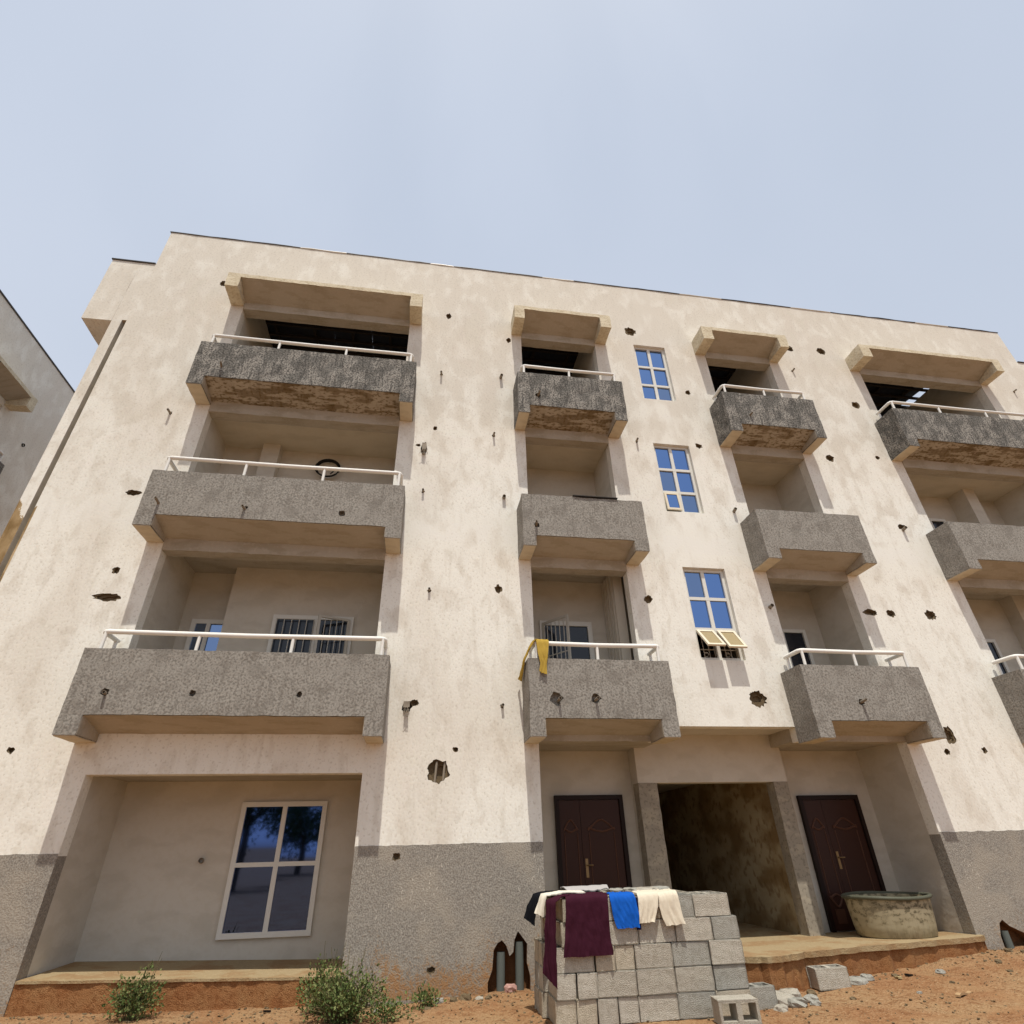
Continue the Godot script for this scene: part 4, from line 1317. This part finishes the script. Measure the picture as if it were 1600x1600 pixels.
func clothes() -> void:
	var top := 1.098 + ground_h(2.6, 1.6) * 0.4
	var zf := 1.82
	# maroon long-sleeved shirt: body over the front, one sleeve down the corner
	var t := thing("maroon_shirt", "dark maroon long-sleeved shirt draped over the block stack, one sleeve hanging", "clothing", V(1.95, top, zf))
	var o := -t.position
	var st := begin()
	var rows := []
	for q in [[1.76, 2.26, top + 0.012, 1.50], [1.75, 2.25, top + 0.004, 1.68], [1.735, 2.225, top + 0.004, 1.80], [1.73, 2.215, top - 0.02, zf + 0.008], [1.715, 2.205, 0.90, zf + 0.01], [1.69, 2.205, 0.72, zf + 0.014], [1.665, 2.215, 0.585, zf + 0.018]]:
		rows.append([V(q[0], q[2], q[3]) + o, V(q[1], q[2], q[3]) + o])
	cloth(st, rows, 0.030, 7, 0.009, 30)
	part("shirt_body", st, mats["maroon"], t)
	st = begin()
	rows = []
	for q in [[V(1.80, top + 0.012, 1.66), V(1.80, top + 0.008, 1.80)], [V(1.68, top + 0.006, 1.66), V(1.70, top + 0.0, 1.815)], [V(1.545, top - 0.03, 1.70), V(1.62, top - 0.04, 1.835)], [V(1.525, 0.90, 1.72), V(1.61, 0.90, 1.84)], [V(1.50, 0.66, 1.72), V(1.60, 0.62, 1.84)], [V(1.475, 0.45, 1.72), V(1.592, 0.33, 1.84)]]:
		rows.append([q[0] + o, q[1] + o])
	cloth(st, rows, 0.03, 9, 0.009, 14, V(-0.4, 0, 1))
	part("sleeve", st, mats["maroon"], t)
	# blue shorts with a dark lining edge
	t = thing("blue_shorts", "bright blue shorts draped over the front of the block stack", "clothing", V(2.38, top, zf))
	o = -t.position
	st = begin()
	rows = []
	for q in [[2.26, 2.52, top + 0.012, 1.64], [2.245, 2.535, top + 0.004, 1.80], [2.24, 2.54, top - 0.03, zf + 0.006], [2.255, 2.555, 0.95, zf + 0.012], [2.275, 2.55, 0.855, zf + 0.016], [2.29, 2.545, 0.812, zf + 0.018]]:
		rows.append([V(q[0], q[2], q[3]) + o, V(q[1], q[2], q[3]) + o])
	cloth(st, rows, 0.028, 17, 0.009, 24)
	part("shorts_front", st, mats["blue_cloth"], t)
	st = begin()
	rows = []
	for q in [[2.48, 2.565, top - 0.02, zf + 0.0], [2.5, 2.575, 0.95, zf + 0.002], [2.52, 2.572, 0.79, zf + 0.004]]:
		rows.append([V(q[0], q[2], q[3]) + o, V(q[1], q[2], q[3]) + o])
	cloth(st, rows, 0.008, 18, 0.008, 5)
	part("lining", st, mats["navy_cloth"], t)
	# cream shorts with two legs
	t = thing("cream_shorts", "cream shorts draped over the block stack with two legs hanging apart", "clothing", V(2.82, top, zf))
	o = -t.position
	st = begin()
	for q in [[[2.58, 2.82, top + 0.014, 1.60], [2.575, 2.82, top + 0.004, 1.80], [2.57, 2.815, top - 0.03, zf + 0.006], [2.565, 2.795, 0.99, zf + 0.012], [2.555, 2.74, 0.89, zf + 0.016], [2.55, 2.725, 0.845, zf + 0.02]],
			[[2.82, 3.05, top + 0.014, 1.60], [2.82, 3.05, top + 0.004, 1.80], [2.815, 3.052, top - 0.03, zf + 0.006], [2.81, 3.06, 0.99, zf + 0.012], [2.83, 3.072, 0.88, zf + 0.016], [2.86, 3.08, 0.815, zf + 0.02]]]:
		rows = []
		for k in q: rows.append([V(k[0], k[2], k[3]) + o, V(k[1], k[2] + 0.01, k[3]) + o])
		cloth(st, rows, 0.024, int(q[0][0] * 100), 0.009, 18)
	part("shorts", st, mats["cream_cloth"], t)
	# black trousers and a white vest over the left end
	t = thing("black_trousers", "black trousers hanging over the end of the block stack", "clothing", V(1.5, top, 1.3))
	o = -t.position
	st = begin()
	rows = []
	for q in [[V(1.78, top + 0.02, 1.16), V(1.78, top + 0.012, 1.42)], [V(1.62, top + 0.016, 1.16), V(1.62, top + 0.008, 1.42)], [V(1.50, top - 0.005, 1.16), V(1.52, top - 0.01, 1.42)], [V(1.43, 0.98, 1.15), V(1.47, 0.96, 1.44)], [V(1.385, 0.88, 1.14), V(1.46, 0.82, 1.45)]]:
		rows.append([q[0] + o, q[1] + o])
	cloth(st, rows, 0.02, 27, 0.014, 12, V(-1, 0.2, 0.2))
	part("trousers", st, mats["black_cloth"], t)
	t = thing("white_vest", "small white vest lying over the black trousers on the stack's end", "clothing", V(1.6, top, 1.5))
	o = -t.position
	st = begin()
	rows = []
	for q in [[V(2.02, top + 0.03, 1.42), V(2.02, top + 0.02, 1.62)], [V(1.75, top + 0.03, 1.42), V(1.75, top + 0.024, 1.64)], [V(1.54, top + 0.012, 1.44), V(1.56, top + 0.004, 1.66)], [V(1.48, 0.99, 1.46), V(1.52, 0.985, 1.66)], [V(1.455, 0.94, 1.47), V(1.51, 0.93, 1.66)]]:
		rows.append([q[0] + o, q[1] + o])
	cloth(st, rows, 0.016, 29, 0.012, 10, V(-1, 0.2, 0.3))
	part("vest", st, mats["white_cloth"], t)
	t = thing("folded_shirt", "pale striped shirt folded flat on top of the block stack", "clothing", V(2.1, top, 1.3))
	o = -t.position
	st = begin()
	rows = []
	for q in [[V(1.86, top + 0.03, 1.05), V(2.35, top + 0.035, 1.05)], [V(1.83, top + 0.05, 1.15), V(2.3, top + 0.05, 1.15)], [V(1.84, top + 0.06, 1.3), V(2.38, top + 0.065, 1.3)], [V(1.86, top + 0.02, 1.44), V(2.36, top + 0.03, 1.44)]]:
		rows.append([q[0] + o, q[1] + o])
	cloth(st, rows, 0.014, 31, 0.014, 14, V(0, 1, 0))
	part("shirt", st, mats["pale_cloth"], t)
	# yellow trousers on the first-floor rail
	t = thing("yellow_trousers", "mustard yellow trousers hung over the first-floor balcony rail", "clothing", V(1.85, 4.45, 0.56))
	o = -t.position
	st = begin()
	rows = []
	for q in [[V(1.80, 4.2, 0.42), V(2.0, 4.2, 0.42)], [V(1.79, 4.44, 0.47), V(2.0, 4.44, 0.47)], [V(1.785, 4.488, 0.515), V(2.0, 4.486, 0.515)], [V(1.79, 4.45, 0.565), V(2.0, 4.45, 0.565)], [V(1.80, 4.25, 0.60), V(1.965, 4.25, 0.60)], [V(1.83, 4.08, 0.612), V(1.935, 4.08, 0.612)], [V(1.80, 3.95, 0.616), V(1.925, 3.90, 0.616)]]:
		rows.append([q[0] + o, q[1] + o])
	cloth(st, rows, 0.03, 37, 0.016, 14)
	part("trouser_leg", st, mats["yellow_cloth"], t)
	st = begin()
	rows = []
	for q in [[V(1.82, 4.40, 0.48), V(1.90, 4.47, 0.56)], [V(1.755, 4.475, 0.44), V(1.79, 4.485, 0.56)], [V(1.70, 4.36, 0.40), V(1.72, 4.36, 0.54)], [V(1.625, 4.18, 0.30), V(1.63, 4.18, 0.47)], [V(1.612, 4.05, 0.18), V(1.615, 4.02, 0.33)], [V(1.605, 3.97, 0.06), V(1.606, 3.90, 0.2)]]:
		rows.append([q[0] + o, q[1] + o])
	cloth(st, rows, 0.025, 39, 0.016, 10, V(-1, 0.1, 0.2))
	part("trouser_leg", st, mats["yellow_cloth"], t)

# ================================================================ tub, pipes, coil
func tub() -> void:
	var t := thing("plastic_tub", "large round stained plastic tub standing on the porch by the door", "tub", Vector3(7.36, 0.327, -0.34))
	var st := begin()
	st.set_smooth_group(1)
	var prof := [[0.0, 0.008], [0.53, 0.0], [0.565, 0.03], [0.585, 0.15], [0.60, 0.30], [0.615, 0.44], [0.625, 0.50]]
	var inner := [[0.595, 0.50], [0.575, 0.35], [0.53, 0.06], [0.0, 0.05]]
	var n := 40
	for s in 2:
		var p: Array = prof if s == 0 else inner
		st.set_smooth_group(1 + s)
		for i in p.size() - 1:
			for k in n:
				var a := TAU * k / n
				var b := TAU * (k + 1) / n
				var q := []
				for e in [[i, a], [i, b], [i + 1, b], [i + 1, a]]:
					q.append(Vector3(cos(e[1]) * p[e[0]][0], p[e[0]][1], sin(e[1]) * p[e[0]][0] * 0.86))
				var out := Vector3(cos(a), -0.3, sin(a)) if s == 0 else Vector3(-cos(a), 0.3, -sin(a))
				quad(st, q[0], q[1], q[2], q[3], out)
	part("tub_body", st, mats["tub"], t)
	var rimst := begin()
	var ring := []
	for k in 49:
		var a := TAU * k / 48
		ring.append(Vector3(cos(a) * 0.635, 0.505 + 0.006 * sin(a * 3.0), sin(a) * 0.635 * 0.86))
	tube(rimst, ring, 0.026, 8, false)
	part("rim", rimst, mats["tub_rim"], t)

func small_things() -> void:
	# drain pipes in the wall chases
	for q in [[1.24, 0.42, "blue-grey plastic drain pipe in the lower of the two chases"], [1.49, 0.52, "grey plastic drain pipe in the taller chase next to the blocks"], [8.93, 0.36, "grey drain pipe in the broken wall foot beyond the tub"]]:
		var st := begin()
		pipe(st, Vector3(q[0], -0.2, -0.03), Vector3(q[0] + 0.012, q[1], -0.06), 0.055, 0.006, 18)
		var p := part("drain_pipe", st, mats["pvc_grey"], self)
		tag(p, q[2], "pipe")
	# crumpled bag
	var pb := chunk(0.09, 0.08, 77)
	pb.name = "crumpled_bag"
	pb.material_override = mats["pink_bag"]
	pb.position = Vector3(1.34, ground_h(1.34, 0.16) + 0.03, 0.17)
	tag(pb, "crumpled pink plastic bag between the two drain pipes", "bag")
	# coil of black cable on the second-floor recess wall
	var co := begin()
	for k in 3:
		var pts := []
		for j in 30:
			var a := TAU * j / 29.0 * (1.0 if k < 2 else 0.96)
			pts.append(Vector3(-2.28 + cos(a) * (0.23 + 0.012 * k), 8.72 + sin(a) * (0.20 + 0.01 * k), -1.14 + 0.02 * k))
		tube(co, pts, 0.017, 6, false)
	tube(co, [Vector3(-2.05, 8.75, -1.10), Vector3(-2.12, 8.66, -1.08), Vector3(-2.2, 8.55, -1.08)], 0.014, 6)
	tube(co, [Vector3(-2.28, 8.95, -1.23), Vector3(-2.28, 8.94, -1.08)], 0.012, 6)
	var c := part("cable_coil", co, mats["cable"], self)
	tag(c, "coil of black cable hung on the recess wall of a wide balcony", "cable")
	# scattered stones
	var spots := [[0.45, 0.18, 0.07], [0.62, 0.22, 0.06], [0.78, 0.14, 0.09], [0.95, 0.2, 0.06], [1.05, 0.28, 0.05], [1.7, 0.3, 0.08], [1.78, 0.55, 0.06], [0.3, 0.42, 0.05], [6.3, 0.75, 0.05], [6.9, 0.85, 0.06], [8.6, 0.25, 0.06], [8.75, 0.35, 0.05], [8.95, 0.5, 0.05], [7.6, 1.2, 0.04], [8.4, 1.1, 0.05], [6.0, 1.5, 0.04], [5.2, 1.4, 0.04], [7.2, 1.9, 0.05], [8.2, 1.7, 0.05], [4.9, 1.05, 0.07], [-2.4, 0.35, 0.04], [-0.3, 0.3, 0.05], [6.6, 1.35, 0.035], [7.9, 0.75, 0.05], [9.1, 0.9, 0.05]]
	for k in spots.size():
		var q: Array = spots[k]
		var m := chunk(q[2], q[2] * 0.9, 300 + k)
		m.name = numbered("stone")
		if k % 3 != 0: m.material_override = mats["broken"]
		m.position = Vector3(q[0], ground_h(q[0], q[1]) + q[2] * 0.15, q[1])
		m.rotation.y = k * 1.7
		var where := "on the open red earth before the tub"
		if q[0] < -1.0: where = "below the porch plinth"
		elif q[0] < 1.1: where = "along the foot of the grey pier"
		elif q[0] < 2.0: where = "between the drain pipes and the block stack"
		elif q[1] < 0.6: where = "near the broken wall foot beyond the tub"
		elif q[1] < 1.1: where = "close to the porch edge"
		tag(m, "small loose stone lying " + where, "stone", "loose stones " + where)
	# splintered wood and scraps
	for q in [[6.35, 1.75, 0.30, 0.4, "wood", "pale splintered stick lying on the open red ground", "stick"], [6.25, 0.85, 0.2, 1.2, "straw", "bleached scrap of wood at the foot of the porch", "wood scrap"], [6.45, 0.82, 0.1, 0.3, "cable", "black plastic scrap at the foot of the porch", "scrap"], [8.9, 1.1, 0.22, 0.9, "wood", "short weathered stick on the ground beyond the tub", "stick"], [-1.55, 0.3, 0.07, 0.4, "cable", "dark plastic scrap below the porch plinth", "scrap"]]:
		var st := begin()
		rough_box(st, Vector3(-q[2] / 2, 0, -0.02), Vector3(q[2] / 2, 0.022, 0.025), 0.04, 0.03)
		var p := part("wood_splinter" if q[4] != "cable" else "plastic_scrap", st, mats[q[4]], self)
		p.position = Vector3(q[0], ground_h(q[0], q[1]) + 0.004, q[1])
		p.rotation.y = q[3]
		tag(p, q[5], q[6])
	# gravel
	var mm := MultiMesh.new()
	mm.transform_format = MultiMesh.TRANSFORM_3D
	var gs := begin()
	var pts: Array[Vector3] = [V(1, 0, 0), V(0, 0, 0.8), V(-0.9, 0.1, 0.1), V(0, 0.05, -0.9), V(0.1, 0.7, 0.1), V(0, -0.5, 0)]
	for f in [[0, 1, 4], [1, 2, 4], [2, 3, 4], [3, 0, 4], [1, 0, 5], [2, 1, 5], [3, 2, 5], [0, 3, 5]]:
		tri(gs, pts[f[0]], pts[f[1]], pts[f[2]], pts[f[0]] + pts[f[1]] + pts[f[2]])
	mm.mesh = finish(gs)
	mm.instance_count = 7000
	for i in 7000:
		var x := rng.randf_range(-5.5, 11.0)
		var z := rng.randf_range(0.02, 3.2) if rng.randf() < 0.7 else absf(rng.randfn(0.0, 0.35)) + 0.02
		var s := 0.005 + 0.022 * pow(rng.randf(), 4.0)
		var b := Basis.from_euler(Vector3(rng.randf(), rng.randf() * TAU, rng.randf())).scaled(Vector3(s, s * 0.7, s))
		mm.set_instance_transform(i, Transform3D(b, Vector3(x, ground_h(x, z) + s * 0.2, z)))
	var mi := MultiMeshInstance3D.new()
	mi.multimesh = mm
	mi.material_override = mats["broken"]
	mi.name = "gravel"
	add_child(mi, true)
	tag(mi, "fine gravel scattered over the red earth", "gravel", "", "stuff")

# ================================================================ plants
func leaf(st: SurfaceTool, p: Vector3, dir: Vector3, l: float, w: float) -> void:
	var side := dir.cross(Vector3(rng.randf_range(-1, 1), rng.randf_range(-0.3, 1), rng.randf_range(-1, 1))).normalized() * w
	var up := side.cross(dir).normalized() * w * 0.4
	var m := p + dir * l * 0.5
	tri(st, p, m + side + up, p + dir * l, Vector3.UP)
	tri(st, p, m - side + up, p + dir * l, Vector3.UP)

func shrub(at: Vector3, rx: float, h: float, stems: int, label: String, wisps := 0) -> void:
	var t := thing("weed_shrub", label, "shrub", at, "weeds along the wall")
	var sst := begin()
	var leaves := [begin(), begin(), begin()]
	for s in stems:
		var a := rng.randf() * TAU
		var r := sqrt(rng.randf()) * rx
		var hh := h * (1.0 - 0.5 * pow(r / rx, 2.0)) * rng.randf_range(0.45, 1.2)
		var tip := Vector3(cos(a) * r, hh, sin(a) * r * 0.6)
		var mid := tip * Vector3(0.45, 0.5, 0.45) + Vector3(rng.randf_range(-0.03, 0.03), 0.03, rng.randf_range(-0.03, 0.03))
		tube(sst, [Vector3(tip.x * 0.15, -0.03, tip.z * 0.15), mid, tip], 0.0035, 4, false)
		for k in 34:
			var u := 1.0 - pow(rng.randf(), 1.4) * 0.8
			var c := (mid * 2.0 * u if u < 0.5 else mid.lerp(tip, u * 2.0 - 1.0))
			var off := Vector3(rng.randfn(0, 1), rng.randfn(0, 1), rng.randfn(0, 1)) * 0.045
			var d := (off.normalized() + Vector3(0, 0.35, 0)).normalized()
			leaf(leaves[rng.randi() % 3], c + off, d, rng.randf_range(0.024, 0.05), rng.randf_range(0.009, 0.017))
	for w in wisps:
		var a := rng.randf() * TAU
		tube(sst, [Vector3(0, 0, 0), Vector3(cos(a) * 0.12, h * 0.7, sin(a) * 0.08), Vector3(cos(a) * 0.2, h * rng.randf_range(1.1, 1.6), sin(a) * 0.1)], 0.0025, 4, false)
	part("stems", sst, mats["stem"], t)
	for k in 3: part("foliage", leaves[k], mats["leaf%d" % k], t)

func plants() -> void:
	shrub(Vector3(-0.66, ground_h(-0.66, 0.8), 0.80), 0.52, 0.46, 90, "broad green weed shrub at the corner of porch and grey pier", 5)
	shrub(Vector3(-0.92, ground_h(-0.92, 0.45), 0.42), 0.26, 0.50, 20, "tall thin weed rising behind the broad shrub at the porch corner", 4)
	shrub(Vector3(-3.0, ground_h(-3.0, 0.42), 0.42), 0.27, 0.40, 34, "small round weed shrub in front of the porch plinth", 3)
	shrub(Vector3(0.25, ground_h(0.25, 0.3), 0.3), 0.20, 0.14, 10, "low sparse weed tuft at the foot of the grey pier", 2)
	shrub(Vector3(-0.15, ground_h(-0.15, 0.95), 0.95), 0.30, 0.12, 10, "low weeds spreading on the earth before the broad shrub", 1)

# trees and a pole across the open ground behind the camera: the ground-floor window mirrors them
func tree(at: Vector3, h: float, r: float, label: String) -> void:
	var t := thing("leafy_tree", label, "tree", at, "trees across the open ground")
	var tr := begin()
	tube(tr, [Vector3(0, -0.3, 0), Vector3(0.1, h * 0.3, 0), Vector3(0, h * 0.55, 0.1)], 0.22, 8, false)
	for k in 7:
		var a := TAU * k / 7.0 + rng.randf()
		tube(tr, [Vector3(0, h * 0.4, 0), Vector3(cos(a) * r * 0.5, h * 0.62, sin(a) * r * 0.5), Vector3(cos(a) * r * 0.8, h * 0.8, sin(a) * r * 0.8)], 0.07, 6, false)
	part("trunk", tr, mats["bark"], t)
	var cr := begin()
	for c in 60:
		var d := Vector3(rng.randfn(0, 1), rng.randfn(0, 1) * 0.75, rng.randfn(0, 1)).normalized() * pow(rng.randf(), 0.4)
		var cc := Vector3(d.x * r, h * 0.68 + d.y * h * 0.32, d.z * r)
		for k in 90:
			var off := Vector3(rng.randfn(0, 1), rng.randfn(0, 1), rng.randfn(0, 1)) * r * 0.13
			leaf(cr, cc + off, off.normalized(), rng.randf_range(0.12, 0.28), 0.07)
	part("crown", cr, mats["tree_leaf"], t)

func far_side() -> void:
	# set out in order of distance from the utility pole
	var spots := [[-8.2, 40, 5.5, 3.2], [-11, 33, 7.0, 3.6], [-16, 38, 7.0, 4.0], [-14.5, 29, 8.0, 3.8], [0, 52, 6.5, 4.0], [-19, 27, 7.5, 3.2], [7, 55, 7, 4.2], [-27, 35, 8, 4.0], [16, 48, 7, 4.0], [-5, 60, 4.5, 4.0]]
	var rank := ["first", "second", "third", "fourth", "fifth", "sixth", "seventh", "eighth", "ninth", "tenth"]
	spots.sort_custom(func(p, q): return Vector2(p[0] + 4.6, p[1] - 36.0).length() < Vector2(q[0] + 4.6, q[1] - 36.0).length())
	for k in spots.size():
		var q: Array = spots[k]
		tree(Vector3(q[0], 0, q[1]), q[2], q[3], "leafy tree across the open ground, %s from the utility pole" % rank[k])
	var st := begin()
	tube(st, [Vector3(0, -0.3, 0), Vector3(0, 8.0, 0)], 0.11, 10)
	var pole := thing("utility_pole", "wooden utility pole with a crossarm across the open ground", "pole", Vector3(-4.6, 0, 36))
	part("pole", st, mats["bark"], pole)
	box_part("crossarm", Vector3(-0.8, 7.4, -0.06), Vector3(0.8, 7.55, 0.06), mats["bark"], pole)

# ================================================================ scene
func _ready() -> void:
	rng.seed = 20240611
	wob_noise.seed = 5
	wob_noise.frequency = 0.35
	var cam := Camera3D.new()
	cam.name = "camera"
	cam.fov = 2.0 * rad_to_deg(atan(800.0 / 872.156))
	cam.position = Vector3(0, 1.60, 9.21)
	cam.rotation_degrees = Vector3(31.019, -9.525, -1.472)
	cam.near = 0.05
	cam.far = 3000.0
	add_child(cam, true)
	cam.current = true
	var env := Environment.new()
	env.background_mode = Environment.BG_SKY
	var sky := Sky.new()
	var sm := ProceduralSkyMaterial.new()
	sm.sky_top_color = Color8(172, 183, 201)
	sm.sky_horizon_color = Color8(188, 196, 209)
	sm.sky_curve = 0.5
	sm.ground_bottom_color = Color8(136, 104, 76)
	sm.ground_horizon_color = Color8(206, 200, 194)
	sm.sun_angle_max = 70.0
	sm.sun_curve = 0.36
	var hz := noise_bytes(512, 256, 91, 0.008, 3, FastNoiseLite.TYPE_SIMPLEX_SMOOTH, 30.0)
	var cover := Image.create(512, 256, false, Image.FORMAT_RGBA8)
	for y in 256:
		for x in 512: cover.set_pixel(x, y, Color(1.0, 0.98, 0.97, hz[y * 512 + x] / 255.0))
	sm.sky_cover = ImageTexture.create_from_image(cover)
	sm.sky_cover_modulate = Color(0.30, 0.30, 0.30)
	sky.sky_material = sm
	env.sky = sky
	env.background_energy_multiplier = 1.0
	env.tonemap_mode = Environment.TONE_MAPPER_LINEAR
	env.tonemap_exposure = 1.2
	env.sdfgi_enabled = true
	env.ssao_enabled = true
	env.ssil_enabled = true
	var we := WorldEnvironment.new()
	we.name = "world_environment"
	we.environment = env
	add_child(we, true)
	var sun := DirectionalLight3D.new()
	sun.name = "sun"
	sun.light_energy = 1.0
	sun.light_color = Color8(255, 249, 238)
	sun.light_angular_distance = 0.6
	sun.shadow_enabled = true
	add_child(sun, true)
	sun.look_at_from_position(Vector3(-0.1, 2.50, 1.0) * 20.0, Vector3.ZERO, Vector3.RIGHT)

	make_materials()
	ground()
	building()
	neighbour()
	tub()
	blocks()
	clothes()
	small_things()
	plants()
	far_side()
